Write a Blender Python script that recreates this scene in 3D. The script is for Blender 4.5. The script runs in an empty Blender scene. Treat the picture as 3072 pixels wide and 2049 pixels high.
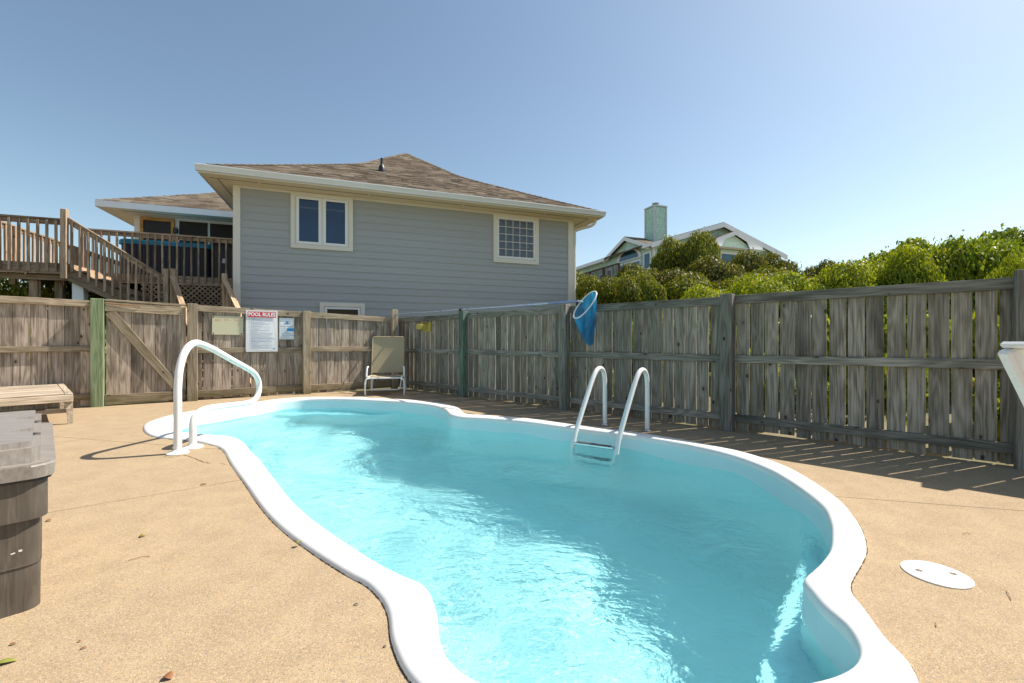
import bpy, bmesh, math, random
import numpy as np
from mathutils import Vector, Matrix, noise as mnoise
from mathutils.geometry import delaunay_2d_cdt

random.seed(7)
rng = np.random.default_rng(11)
scene = bpy.context.scene
COL = scene.collection
R = math.radians

# ---------------------------------------------------------------- camera, sky, sun, exposure
cam_d = bpy.data.cameras.new('camera')
cam_d.sensor_width = 36.0
cam_d.lens = 15.352
cam_d.clip_start = 0.05
cam_d.clip_end = 3000.0
cam = bpy.data.objects.new('camera', cam_d)
cam.location = (0, 0, 1.1)
cam.rotation_euler = (R(90), 0, 0)
COL.objects.link(cam)
scene.camera = cam

SUN_AZ, SUN_EL = R(69.6), R(52.0)        # azimuth clockwise from +Y
world = bpy.data.worlds.new('World')
scene.world = world
world.use_nodes = True
wn, wl = world.node_tree.nodes, world.node_tree.links
wn.clear()
sky = wn.new('ShaderNodeTexSky')
sky.sky_type = 'NISHITA'
sky.sun_disc = False
sky.sun_elevation = SUN_EL
sky.sun_rotation = SUN_AZ
sky.altitude = 0
sky.air_density = 1.0
sky.dust_density = 0.85
sky.ozone_density = 1.0
bg = wn.new('ShaderNodeBackground')
bg.inputs['Strength'].default_value = 0.110
wo = wn.new('ShaderNodeOutputWorld')
tint = wn.new('ShaderNodeMix'); tint.data_type = 'RGBA'; tint.blend_type = 'MULTIPLY'
tint.inputs[0].default_value = 1.0
tint.inputs[7].default_value = (0.955, 0.955, 0.865, 1)      # summer haze takes some blue out of the sky
wl.new(sky.outputs[0], tint.inputs[6])
wl.new(tint.outputs[2], bg.inputs[0])
wl.new(bg.outputs[0], wo.inputs[0])

sun_d = bpy.data.lights.new('sun', 'SUN')
sun_d.energy = 5.0
sun_d.angle = R(0.53)
sun_d.color = (1.0, 0.93, 0.82)
sun = bpy.data.objects.new('sun', sun_d)
sv = Vector((math.sin(SUN_AZ) * math.cos(SUN_EL), math.cos(SUN_AZ) * math.cos(SUN_EL), math.sin(SUN_EL)))
sun.rotation_euler = sv.to_track_quat('Z', 'Y').to_euler()
sun.location = sv * 60
COL.objects.link(sun)

scene.view_settings.view_transform = 'Standard'
scene.view_settings.look = 'None'
scene.view_settings.exposure = 0.72
scene.view_settings.gamma = 1.0
scene.view_settings.use_curve_mapping = False
scene.render.engine = 'CYCLES'
scene.cycles.max_bounces = 10
scene.cycles.diffuse_bounces = 4
scene.cycles.glossy_bounces = 4
scene.cycles.transmission_bounces = 8
scene.cycles.transparent_max_bounces = 24
scene.cycles.sample_clamp_indirect = 8.0
scene.cycles.use_denoising = True

# ---------------------------------------------------------------- helpers
def tag(o, label=None, cat=None, group=None, kind=None):
    if label: o['label'] = label
    if cat: o['category'] = cat
    if group: o['group'] = group
    if kind: o['kind'] = kind
    return o

def thing(name, label, cat, loc=(0, 0, 0), group=None):
    o = bpy.data.objects.new(name, None)
    o.empty_display_size = 0.1
    o.location = loc
    COL.objects.link(o)
    return tag(o, label, cat, group)

def wmat(o):
    """World matrix from the object's own transform and its parents' (no depsgraph needed)."""
    m = o.matrix_basis
    if o.parent is not None:
        m = wmat(o.parent) @ o.matrix_parent_inverse @ m
    return m

def put(name, mesh, mat=None, parent=None, mw=None):
    """Link a mesh as one object; mw is its world matrix."""
    o = bpy.data.objects.new(name, mesh)
    COL.objects.link(o)
    if mat is not None and len(mesh.materials) == 0:
        mesh.materials.append(mat)
    if mw is not None:
        o.matrix_basis = mw
    if parent is not None:
        o.parent = parent
        o.matrix_parent_inverse = wmat(parent).inverted()
    return o

def mesh_of(bm, name='mesh', smooth=False):
    me = bpy.data.meshes.new(name)
    bmesh.ops.recalc_face_normals(bm, faces=bm.faces)
    bm.to_mesh(me)
    bm.free()
    if smooth:
        me.polygons.foreach_set('use_smooth', [True] * len(me.polygons))
    return me

def smooth_by_angle(me, ang=35):
    me.polygons.foreach_set('use_smooth', [True] * len(me.polygons))
    me.set_sharp_from_angle(angle=R(ang))
    return me

def box_mesh(sx, sy, sz, bev=0.0, name='box'):
    bm = bmesh.new()
    bmesh.ops.create_cube(bm, size=1.0)
    for v in bm.verts:
        v.co.x *= sx; v.co.y *= sy; v.co.z *= sz
    if bev > 0:
        bmesh.ops.bevel(bm, geom=bm.edges[:], offset=bev, segments=1, affect='EDGES')
    return mesh_of(bm, name)

def frame(p0, p1, n):
    """Matrix with X from p0 to p1, Z near n, origin in the middle."""
    p0, p1, n = Vector(p0), Vector(p1), Vector(n)
    x = (p1 - p0).normalized()
    y = n.cross(x).normalized()
    z = x.cross(y)
    m = Matrix((x, y, z)).transposed().to_4x4()
    m.translation = (p0 + p1) / 2
    return m, (p1 - p0).length

def board(name, p0, p1, width, thick, n, mat, parent=None, bev=0.0):
    """A straight board: axis p0-p1, width across, thickness along n."""
    m, L = frame(p0, p1, n)
    return put(name, box_mesh(L, width, thick, bev, name), mat, parent, m)

def add_box(bm, c, s, m=None):
    mm = (m or Matrix()) @ Matrix.Translation(c) @ Matrix.Diagonal((s[0], s[1], s[2], 1))
    return bmesh.ops.create_cube(bm, size=1.0, matrix=mm)

def add_board(bm, p0, p1, width, thick, n):
    m, L = frame(p0, p1, n)
    bmesh.ops.create_cube(bm, size=1.0, matrix=m @ Matrix.Diagonal((L, width, thick, 1)))

def catmull(pts, n, closed=False):
    pts = [Vector(p) for p in pts]
    out = []
    N = len(pts)
    rngi = range(N) if closed else range(N - 1)
    for i in rngi:
        if closed:
            a, b, c, d = pts[i - 1], pts[i], pts[(i + 1) % N], pts[(i + 2) % N]
        else:
            a, b, c, d = pts[max(i - 1, 0)], pts[i], pts[i + 1], pts[min(i + 2, N - 1)]
        for k in range(n):
            t = k / n
            out.append(0.5 * ((2 * b) + (c - a) * t + (2 * a - 5 * b + 4 * c - d) * t * t + (3 * b - a - 3 * c + d) * t ** 3))
    if not closed:
        out.append(pts[-1])
    return out

def tube_bm(bm, pts, r, seg=14, cap=True):
    """Sweep a circle of radius r (number or list) along pts."""
    pts = [Vector(p) for p in pts]
    n = len(pts)
    rad = [r] * n if not isinstance(r, (list, tuple)) else r
    t0 = (pts[1] - pts[0]).normalized()
    ref = Vector((0, 0, 1)) if abs(t0.z) < 0.9 else Vector((1, 0, 0))
    u = t0.cross(ref).normalized()
    rings = []
    for i, p in enumerate(pts):
        if i == 0: t = t0
        elif i == n - 1: t = (pts[-1] - pts[-2]).normalized()
        else: t = ((pts[i + 1] - p).normalized() + (p - pts[i - 1]).normalized()).normalized()
        u = (u - t * u.dot(t)).normalized()
        v = t.cross(u)
        rings.append([bm.verts.new(p + (u * math.cos(a) + v * math.sin(a)) * rad[i])
                      for a in (2 * math.pi * k / seg for k in range(seg))])
    for a, b in zip(rings, rings[1:]):
        for k in range(seg):
            bm.faces.new((a[k], a[(k + 1) % seg], b[(k + 1) % seg], b[k]))
    if cap:
        bm.faces.new(list(reversed(rings[0])))
        bm.faces.new(rings[-1])

def tube(name, pts, r, mat, parent=None, seg=14):
    bm = bmesh.new()
    tube_bm(bm, pts, r, seg)
    return put(name, smooth_by_angle(mesh_of(bm, name), 50), mat, parent)

def lathe(name, prof, mat, parent=None, loc=(0, 0, 0), seg=24, rot=None):
    """Revolve (radius, height) pairs round Z."""
    bm = bmesh.new()
    rings = []
    for r_, h_ in prof:
        rings.append([bm.verts.new((max(r_, 1e-4) * math.cos(2 * math.pi * k / seg), max(r_, 1e-4) * math.sin(2 * math.pi * k / seg), h_)) for k in range(seg)])
    for a, b in zip(rings, rings[1:]):
        for k in range(seg):
            bm.faces.new((a[k], a[(k + 1) % seg], b[(k + 1) % seg], b[k]))
    bm.faces.new(list(reversed(rings[0])))
    bm.faces.new(rings[-1])
    m = Matrix.Translation(loc) @ (rot.to_4x4() if rot is not None else Matrix())
    return put(name, smooth_by_angle(mesh_of(bm, name), 40), mat, parent, m)

def prism_bm(bm, outline, z0, z1, m=None):
    """Closed prism from a 2D outline (list of (x, y)) between z0 and z1."""
    m = m or Matrix()
    lo = [bm.verts.new(m @ Vector((p[0], p[1], z0))) for p in outline]
    hi = [bm.verts.new(m @ Vector((p[0], p[1], z1))) for p in outline]
    bm.faces.new(list(reversed(lo)))
    bm.faces.new(hi)
    n = len(lo)
    for i in range(n):
        bm.faces.new((lo[i], lo[(i + 1) % n], hi[(i + 1) % n], hi[i]))

# ---------------------------------------------------------------- node material helpers
class NT:
    def __init__(self, name):
        self.m = bpy.data.materials.new(name)
        self.m.use_nodes = True
        self.t = self.m.node_tree
        self.t.nodes.clear()
        self.out = self.t.nodes.new('ShaderNodeOutputMaterial')
    def n(self, kind, ins=None, **props):
        nd = self.t.nodes.new(kind)
        for k, v in props.items(): setattr(nd, k, v)
        for k, v in (ins or {}).items(): self.set(nd, k, v)
        return nd
    def set(self, nd, k, v):
        s = nd.inputs[k]
        if hasattr(v, 'is_output') or isinstance(v, bpy.types.NodeSocket): self.t.links.new(v, s)
        else: s.default_value = v
    def link(self, a, b): self.t.links.new(a, b)
    def ramp(self, fac, stops, interp='LINEAR'):
        nd = self.t.nodes.new('ShaderNodeValToRGB')
        nd.color_ramp.interpolation = interp
        e = nd.color_ramp.elements
        while len(e) > len(stops): e.remove(e[-1])
        while len(e) < len(stops): e.new(0.5)
        for el, (p, c) in zip(e, stops):
            el.position = p
            el.color = (*c, 1) if len(c) == 3 else c
        self.link(fac, nd.inputs[0])
        return nd.outputs[0]
    def mix(self, fac, a, b, mode='MIX'):
        nd = self.t.nodes.new('ShaderNodeMix')
        nd.data_type = 'RGBA'
        nd.blend_type = mode
        self.set(nd, 0, fac)
        for k, v in ((6, a), (7, b)):
            if isinstance(v, tuple) and len(v) == 3: v = (*v, 1)
            self.set(nd, k, v)
        return nd.outputs[2]
    def math(self, op, a, b=0.0, clamp=False):
        nd = self.t.nodes.new('ShaderNodeMath')
        nd.operation = op
        nd.use_clamp = clamp
        self.set(nd, 0, a)
        self.set(nd, 1, b)
        return nd.outputs[0]
    def vmath(self, op, a, b=(0, 0, 0)):
        nd = self.t.nodes.new('ShaderNodeVectorMath')
        nd.operation = op
        self.set(nd, 0, a)
        self.set(nd, 1, b)
        return nd.outputs[0]
    def noise(self, vec, scale, detail=3.0, rough=0.55, dist=0.0):
        nd = self.n('ShaderNodeTexNoise', {'Scale': scale, 'Detail': detail, 'Roughness': rough, 'Distortion': dist})
        if vec is not None: self.link(vec, nd.inputs['Vector'])
        return nd.outputs['Fac']
    def coord(self, kind='Object'):
        return self.n('ShaderNodeTexCoord').outputs[kind]
    def pos(self):
        return self.n('ShaderNodeNewGeometry').outputs['Position']
    def rand(self):
        return self.n('ShaderNodeObjectInfo').outputs['Random']
    def bump(self, h, strength=0.3, dist=0.01):
        nd = self.n('ShaderNodeBump', {'Strength': strength, 'Distance': dist})
        self.link(h, nd.inputs['Height'])
        return nd.outputs[0]
    def principled(self, color, rough=0.6, normal=None, **kw):
        nd = self.n('ShaderNodeBsdfPrincipled')
        if isinstance(color, tuple) and len(color) == 3: color = (*color, 1)
        self.set(nd, 'Base Color', color)
        self.set(nd, 'Roughness', rough)
        for k, v in kw.items(): self.set(nd, k.replace('_', ' '), v)
        if normal is not None: self.link(normal, nd.inputs['Normal'])
        return nd.outputs[0]
    def done(self, sh, vol=None):
        self.link(sh, self.out.inputs['Surface'])
        if vol is not None: self.link(vol, self.out.inputs['Volume'])
        return self.m

def simple(name, color, rough=0.5, var=0.08, scale=6.0, bump=0.0, metal=0.0, spec=0.5):
    """Plain paint/plastic/metal with faint mottling so it is never one flat tone."""
    t = NT(name)
    p = t.coord()
    f = t.noise(p, scale, 4)
    c = t.mix(t.math('MULTIPLY', f, 1.0), tuple(x * (1 - var) for x in color), tuple(min(1, x * (1 + var)) for x in color))
    r = t.math('ADD', t.math('MULTIPLY', t.noise(p, scale * 3, 3), 0.2), rough - 0.1)
    nm = t.bump(t.noise(p, scale * 20, 2), bump, 0.002) if bump else None
    return t.done(t.principled(c, r, nm, Metallic=metal, Specular_IOR_Level=spec))

# ---------------------------------------------------------------- shared materials
def wood(name, dark, mid, light, green=None, green_amt=0.0, knots=0.8, rough=0.85, foot=None):
    """Weathered softwood: stretched grain, cathedral rings, knots, every board of its own tone."""
    t = NT(name)
    rnd = t.rand()
    off = t.n('ShaderNodeCombineXYZ', {'X': t.math('MULTIPLY', rnd, 61.0), 'Y': t.math('MULTIPLY', rnd, 23.0), 'Z': t.math('MULTIPLY', rnd, 37.0)}).outputs[0]
    q = t.vmath('ADD', t.coord(), off)
    grain = t.noise(t.vmath('MULTIPLY', q, (1.7, 78, 78)), 1.0, 6, 0.7, 0.35)
    low = t.noise(t.vmath('MULTIPLY', q, (0.8, 7.0, 7.0)), 1.0, 2, 0.5, 0.2)
    rings = t.math('ADD', t.math('MULTIPLY', t.math('SINE', t.math('MULTIPLY', low, 52.0)), 0.5), 0.5)
    f = t.math('ADD', t.math('MULTIPLY', grain, 0.86), t.math('MULTIPLY', rings, 0.14))
    c = t.ramp(f, [(0.33, dark), (0.5, mid), (0.67, light)])
    stain = t.noise(t.vmath('MULTIPLY', q, (1.1, 5, 5)), 1.0, 4, 0.6)
    c = t.mix(t.ramp(stain, [(0.50, (0, 0, 0)), (0.72, (0.7, 0.7, 0.7))]), c, tuple(x * 0.5 for x in dark))
    b = t.math('ADD', t.math('MULTIPLY', t.math('FRACT', t.math('MULTIPLY', rnd, 7.31)), 0.62), 0.69)
    c = t.mix(1.0, c, t.n('ShaderNodeCombineColor', {0: b, 1: b, 2: b}).outputs[0], 'MULTIPLY')
    if green is not None:
        gn = t.noise(t.vmath('MULTIPLY', q, (0.9, 3, 3)), 1.0, 4, 0.6)
        gf = t.math('MULTIPLY', t.ramp(gn, [(0.35, (0.15,) * 3), (0.65, (1,) * 3)]), green_amt)
        c = t.mix(gf, c, t.mix(f, tuple(x * 0.6 for x in green), tuple(x * 1.3 for x in green)))
    if knots:
        v = t.n('ShaderNodeTexVoronoi', {'Scale': 1.0, 'Randomness': 1.0}, feature='F1')
        t.link(t.vmath('MULTIPLY', q, (4.6, 8.0, 8.0)), v.inputs['Vector'])
        sep = t.n('ShaderNodeSeparateColor')
        t.link(v.outputs['Color'], sep.inputs[0])
        gate = t.math('LESS_THAN', sep.outputs[0], knots * 0.45)
        k = t.math('MULTIPLY', t.ramp(v.outputs['Distance'], [(0.08, (0.9, 0.9, 0.9)), (0.16, (0, 0, 0))]), gate)
        halo = t.math('MULTIPLY', t.ramp(v.outputs['Distance'], [(0.15, (0.5,) * 3), (0.42, (0, 0, 0))]), gate)
        c = t.mix(halo, c, tuple(x * 0.75 for x in mid))
        c = t.mix(k, c, (0.035, 0.02, 0.012))
    if foot is not None:
        z = t.n('ShaderNodeSeparateXYZ')
        t.link(t.pos(), z.inputs[0])
        fz = t.math('ADD', z.outputs[2], t.math('MULTIPLY', t.noise(t.pos(), 9, 3), 0.25))
        c = t.mix(t.ramp(fz, [(0.1, (0.7,) * 3), (0.38, (0, 0, 0))]), c, foot)
    return t.done(t.principled(c, rough, t.bump(f, 0.5, 0.004), Specular_IOR_Level=0.2))

M_FENCE_WARM = wood('weathered fence wood', (0.17, 0.127, 0.094), (0.36, 0.288, 0.225), (0.52, 0.435, 0.35))
M_FENCE_WARM_RAIL = wood('weathered fence rail wood', (0.17, 0.12, 0.08), (0.34, 0.26, 0.185), (0.48, 0.39, 0.295), (0.20, 0.21, 0.10), 0.25, foot=(0.10, 0.095, 0.035))
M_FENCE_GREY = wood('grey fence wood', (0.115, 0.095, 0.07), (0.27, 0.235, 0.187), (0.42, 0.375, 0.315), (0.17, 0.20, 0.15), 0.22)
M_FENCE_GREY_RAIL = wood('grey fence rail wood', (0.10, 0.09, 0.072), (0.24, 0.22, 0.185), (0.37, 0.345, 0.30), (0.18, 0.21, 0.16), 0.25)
M_POST_GREEN = wood('green treated post wood', (0.12, 0.155, 0.08), (0.20, 0.25, 0.135), (0.28, 0.33, 0.20), None, 0, 0.4)
M_POST_TEAL = wood('algae green post wood', (0.12, 0.17, 0.13), (0.20, 0.275, 0.21), (0.28, 0.36, 0.29), None, 0, 0.4)
M_DECKWOOD = wood('brown stained deck wood', (0.19, 0.13, 0.085), (0.36, 0.26, 0.18), (0.48, 0.36, 0.26), None, 0, 0.35)
M_DECKWOOD_PALE = wood('pale new deck wood', (0.26, 0.17, 0.10), (0.42, 0.29, 0.18), (0.55, 0.40, 0.27), None, 0, 0.3)
M_TEAK = wood('silvered teak', (0.22, 0.165, 0.115), (0.40, 0.32, 0.235), (0.56, 0.47, 0.37), None, 0, 0.15)
M_TRIM = simple('cream house trim paint', (0.74, 0.69, 0.60), 0.5, 0.05, 3)
M_SOFFIT = simple('cream soffit paint', (0.80, 0.66, 0.46), 0.6, 0.06, 2)
M_WHITE = simple('white paint', (0.80, 0.80, 0.80), 0.45, 0.04, 3)
M_GUTTER = simple('white gutter enamel', (0.72, 0.73, 0.72), 0.35, 0.05, 2)
M_BLACK = simple('black plastic', (0.02, 0.02, 0.022), 0.45, 0.2, 8)
M_WHITE_PLASTIC = simple('white powder coat', (0.80, 0.79, 0.76), 0.28, 0.03, 4)
M_CHROME = simple('stainless steel', (0.62, 0.62, 0.63), 0.25, 0.06, 12, metal=1.0)
M_DARK_IN = simple('dark room behind glass', (0.03, 0.03, 0.034), 0.7, 0.2, 3)
def glass_pane(name, color, rough=0.04, spec=0.6):
    t = NT(name)
    f = t.noise(t.coord(), 1.2, 2)
    return t.done(t.principled(t.mix(f, tuple(x * 0.7 for x in color), tuple(x * 1.3 for x in color)), rough, Specular_IOR_Level=spec, IOR=1.5))
M_GLASS = glass_pane('dark window glass', (0.02, 0.045, 0.105))
M_GLASS_BROWN = glass_pane('brown dark glass', (0.035, 0.022, 0.013), 0.1, 0.2)
M_SCREEN = glass_pane('dark insect screen', (0.04, 0.031, 0.024), 0.6, 0.1)

# ---------------------------------------------------------------- pool outline (metres, plan)
PAIRS = [  # outer coping edge, inner coping edge
 ((-.49,1.73),(-.30,1.745)), ((-.43,1.57),(-.25,1.56)), ((-.32,1.40),(-.16,1.43)), ((-.12,1.24),(-.02,1.36)),
 ((.2,1.13),(.25,1.33)), ((.55,1.11),(.55,1.335)), ((.9,1.16),(.85,1.375)), ((1.18,1.27),(1.06,1.425)),
 ((1.33,1.44),(1.20,1.51)), ((1.37,1.60),(1.265,1.64)), ((1.43,1.76),(1.275,1.78)), ((1.47,1.88),(1.295,1.88)),
 ((1.52,1.96),(1.325,1.985)), ((1.60,2.04),(1.40,2.05)), ((1.71,2.14),(1.50,2.13)), ((1.86,2.29),(1.66,2.28)),
 ((2.01,2.50),(1.80,2.46)), ((2.13,2.72),(1.915,2.63)), ((2.25,3.01),(2.05,2.90)), ((2.35,3.44),(2.15,3.36)),
 ((2.38,3.86),(2.175,3.76)), ((2.25,4.31),(2.08,4.18)), ((1.98,4.70),(1.85,4.56)), ((1.64,5.06),(1.50,4.93)),
 ((1.24,5.40),(1.15,5.20)), ((.75,5.75),(.65,5.55)), ((.24,6.13),(.13,5.95)), ((-.32,6.40),(-.42,6.20)),
 ((-.60,6.48),(-.74,6.29)), ((-.73,6.66),(-.93,6.52)), ((-.88,7.17),(-1.08,6.98)), ((-1.22,7.68),(-1.35,7.43)),
 ((-1.70,8.02),(-1.78,7.77)), ((-2.31,8.27),(-2.39,8.02)), ((-3.20,8.50),(-3.20,8.26)), ((-3.95,8.50),(-3.88,8.25)),
 ((-4.40,8.22),(-4.22,8.02)), ((-4.56,7.84),(-4.36,7.74)), ((-4.72,7.40),(-4.48,7.34)), ((-4.92,7.03),(-4.67,6.97)),
 ((-5.03,6.60),(-4.79,6.58)), ((-4.98,6.12),(-4.75,6.17)), ((-4.83,5.74),(-4.62,5.88)), ((-4.50,5.34),(-4.33,5.55)),
 ((-4.18,5.06),(-4.05,5.29)), ((-3.88,4.92),(-3.80,5.17)), ((-3.55,4.82),(-3.50,5.08)), ((-3.24,4.66),(-3.18,4.97)),
 ((-3.03,4.51),(-2.91,4.73)), ((-2.83,4.30),(-2.66,4.42)), ((-2.48,3.86),(-2.29,3.98)), ((-2.05,3.35),(-1.89,3.47)),
 ((-1.64,2.86),(-1.49,2.97)), ((-1.33,2.53),(-1.18,2.63)), ((-1.02,2.25),(-.89,2.35)), ((-.79,2.06),(-.67,2.15)),
 ((-.66,1.965),(-.51,2.025)), ((-.58,1.88),(-.395,1.95)), ((-.53,1.81),(-.345,1.87)),
]
SUBD = 5
OUT = [Vector((p.x, p.y)) for p in catmull([(a[0], a[1], 0) for a, b in PAIRS], SUBD, True)]
INN = [Vector((p.x, p.y)) for p in catmull([(b[0], b[1], 0) for a, b in PAIRS], SUBD, True)]
NP = len(OUT)
WATER_Z = -0.165

def in_poly(p, poly):
    x, y = p[0], p[1]
    c = False
    j = len(poly) - 1
    for i in range(len(poly)):
        a, b = poly[i], poly[j]
        if (a[1] > y) != (b[1] > y) and x < (b[0] - a[0]) * (y - a[1]) / (b[1] - a[1]) + a[0]:
            c = not c
        j = i
    return c

AX0, AX1 = Vector((0.6, 1.5)), Vector((-4.3, 7.9))
AXD = (AX1 - AX0).normalized()
def depth_at(p):
    s = max(0.0, min(1.0, (Vector((p[0], p[1])) - AX0).dot(AXD) / (AX1 - AX0).length))
    return float(np.interp(s, (0.0, 0.06, 0.18, 0.55, 0.8, 1.0), (1.35, 1.6, 1.88, 1.88, 1.5, 1.2)))

def offset_loop(loop, d):
    n = len(loop)
    o = []
    for i in range(n):
        t = (loop[(i + 2) % n] - loop[i - 2]).normalized()
        o.append(loop[i] + Vector((-t.y, t.x)) * d)
    return o
# loop runs counter-clockwise seen from above if area > 0
AREA = sum(a.x * b.y - b.x * a.y for a, b in zip(INN, INN[1:] + INN[:1]))
SGN = 1.0 if AREA > 0 else -1.0     # offset_loop(+SGN*d) goes inwards

# --- materials of the pool
t = NT('white gelcoat coping')
p = t.pos()
dirt = t.noise(p, 1.7, 5)
c = t.mix(t.ramp(dirt, [(0.45, (0, 0, 0)), (0.75, (1, 1, 1))]), (0.80, 0.785, 0.755), (0.74, 0.715, 0.67))
M_COPING = t.done(t.principled(c, 0.32, t.bump(t.noise(p, 9, 2), 0.05, 0.01), Specular_IOR_Level=0.4))
def shell_mat(name, c0, c1):
    t = NT(name)
    p = t.pos()
    f = t.noise(p, 2.2, 5)
    c = t.mix(f, c0, c1)
    spk = t.n('ShaderNodeTexVoronoi', {'Scale': 9.0}, feature='F1')
    t.link(p, spk.inputs['Vector'])
    c = t.mix(t.ramp(spk.outputs['Distance'], [(0.03, (1, 1, 1)), (0.05, (0, 0, 0))]), c, (0.2, 0.25, 0.22))
    return t.done(t.principled(c, 0.4, Specular_IOR_Level=0.35))
M_SHELL = shell_mat('pale blue gelcoat pool shell', (0.70, 0.845, 0.86), (0.78, 0.885, 0.89))
M_SHELL_WALL = shell_mat('pale aqua gelcoat pool wall', (0.56, 0.735, 0.755), (0.62, 0.78, 0.79))

pool = thing('swimming_pool', 'kidney shaped fibreglass swimming pool with rounded white coping and pale blue shell', 'pool', (-1.2, 4.6, 0))
# coping: swept profile from the deck, over a rounded lip, to the inner edge
prof = [(0.0, -0.02), (0.0, 0.004), (0.05, 0.018), (0.14, 0.026), (0.35, 0.031), (0.65, 0.031), (0.84, 0.028), (0.94, 0.020), (1.0, 0.004), (1.0, -0.03)]
bm = bmesh.new()
rings = []
for f, z in prof:
    rings.append([bm.verts.new((o.x + (i.x - o.x) * f, o.y + (i.y - o.y) * f, z)) for o, i in zip(OUT, INN)])
for a, b in zip(rings, rings[1:]):
    for k in range(NP):
        bm.faces.new((a[k], a[(k + 1) % NP], b[(k + 1) % NP], b[k]))
put('coping', mesh_of(bm, 'coping', True), M_COPING, pool)
# basin wall and floor
bm = bmesh.new()
lv = []
lv.append([bm.verts.new((q.x, q.y, -0.03)) for q in INN])
for d, fz in ((0.012, 0.2), (0.03, 0.55), (0.06, 0.82), (0.12, 0.94), (0.22, 1.0)):
    lp = offset_loop(INN, SGN * d)
    lv.append([bm.verts.new((q.x, q.y, -depth_at(q) * fz)) for q in lp])
for a, b in zip(lv, lv[1:]):
    for k in range(NP):
        bm.faces.new((a[k], a[(k + 1) % NP], b[(k + 1) % NP], b[k]))
put('basin_wall', mesh_of(bm, 'basin_wall', True), M_SHELL_WALL, pool)
fl = offset_loop(INN, SGN * 0.21)
pts = [Vector((q.x, q.y)) for q in fl]
pts_in = [Vector((x, y)) for x in np.arange(-5, 2.6, 0.25) for y in np.arange(1, 8.8, 0.25) if in_poly((x, y), fl)]
vs, es, fs, *_ = delaunay_2d_cdt(pts + pts_in, [], [list(range(len(pts)))], 1, 1e-5)
me = bpy.data.meshes.new('basin_floor')
me.from_pydata([(v.x, v.y, -depth_at(v) + 0.001) for v in vs], [], [f for f in fs])
me.polygons.foreach_set('use_smooth', [True] * len(me.polygons))
put('basin_floor', me, M_SHELL, pool)
# moulded steps in both end bays
def clip_half(poly, a, b):
    """Keep the part of poly left of the line a->b."""
    out = []
    n = len(poly)
    def side(p): return (b[0] - a[0]) * (p[1] - a[1]) - (b[1] - a[1]) * (p[0] - a[0])
    for i in range(n):
        p, q = poly[i], poly[(i + 1) % n]
        sp, sq = side(p), side(q)
        if sp >= 0: out.append(p)
        if sp * sq < 0:
            f = sp / (sp - sq)
            out.append((p[0] + (q[0] - p[0]) * f, p[1] + (q[1] - p[1]) * f))
    return out
inner_fat = [(q.x, q.y) for q in offset_loop(INN, SGN * -0.01)]
def step(a, b, top, bot, rad=0.03):
    poly = clip_half(inner_fat, a, b)
    bm = bmesh.new()
    prism_bm(bm, poly, bot, top)
    bmesh.ops.remove_doubles(bm, verts=bm.verts, dist=0.004)
    e = [ed for ed in bm.edges if all(abs(v.co.z - top) < 1e-4 for v in ed.verts)]
    put('step', smooth_by_angle(mesh_of(bm, 'step'), 40), M_SHELL, pool)

# ---------------------------------------------------------------- water
t = NT('pool water')
p = t.pos()
near_ = t.vmath('MULTIPLY', p, (1, 1, 0))
swell = t.math('MULTIPLY', t.noise(t.vmath('MULTIPLY', p, (3.2, 4.4, 1)), 1.0, 3, 0.5, 0.9), 2.2)
chop = t.math('ADD', swell, t.math('ADD', t.noise(t.vmath('MULTIPLY', p, (9, 13, 1)), 1.0, 4, 0.55, 0.8), t.math('MULTIPLY', t.noise(t.vmath('MULTIPLY', p, (30, 40, 1)), 1.0, 3, 0.5, 0.6), 0.35)))
patch = t.ramp(t.noise(p, 0.8, 2), [(0.35, (0.35,) * 3), (0.65, (1, 1, 1))])
bmp = t.n('ShaderNodeBump', {'Distance': 0.03})
t.link(t.math('MULTIPLY', patch, 0.8), bmp.inputs['Strength'])
t.link(chop, bmp.inputs['Height'])
gl = t.n('ShaderNodeBsdfGlass', {'Normal': bmp.outputs[0], 'Color': (0.70, 0.955, 0.985, 1), 'Roughness': 0.0, 'IOR': 1.333})
M_WATER = t.done(gl.outputs[0])

CURV = 0.24
def ripple(x, y):
    """Water height: wind chop plus the rougher patch near the return jets."""
    h = np.zeros_like(x)
    wr = np.random.default_rng(5)
    for k in range(30):
        lam = 0.16 + (1.1 - 0.16) * (k / 29.0) ** 1.6
        th = wr.uniform(-math.pi, math.pi) if k % 2 else wr.normal(R(20), 0.8)
        ph = wr.uniform(0, 6.28)
        kk = 2 * math.pi / lam
        kx, ky = math.cos(th) * kk, math.sin(th) * kk
        wob = 0.5 * np.sin(x * wr.uniform(1, 3) + y * wr.uniform(1, 3) + wr.uniform(0, 6))
        h += (CURV / kk ** 2) * np.sin(kx * x + ky * y + ph + wob)
    return h

STEP_W = 0.02
wloop = offset_loop(INN, SGN * -0.004)
xs = np.arange(-5.1, 2.5, STEP_W)
ys = np.arange(1.0, 8.6, STEP_W)
poly = [(q.x, q.y) for q in offset_loop(INN, SGN * 0.012)]
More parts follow.
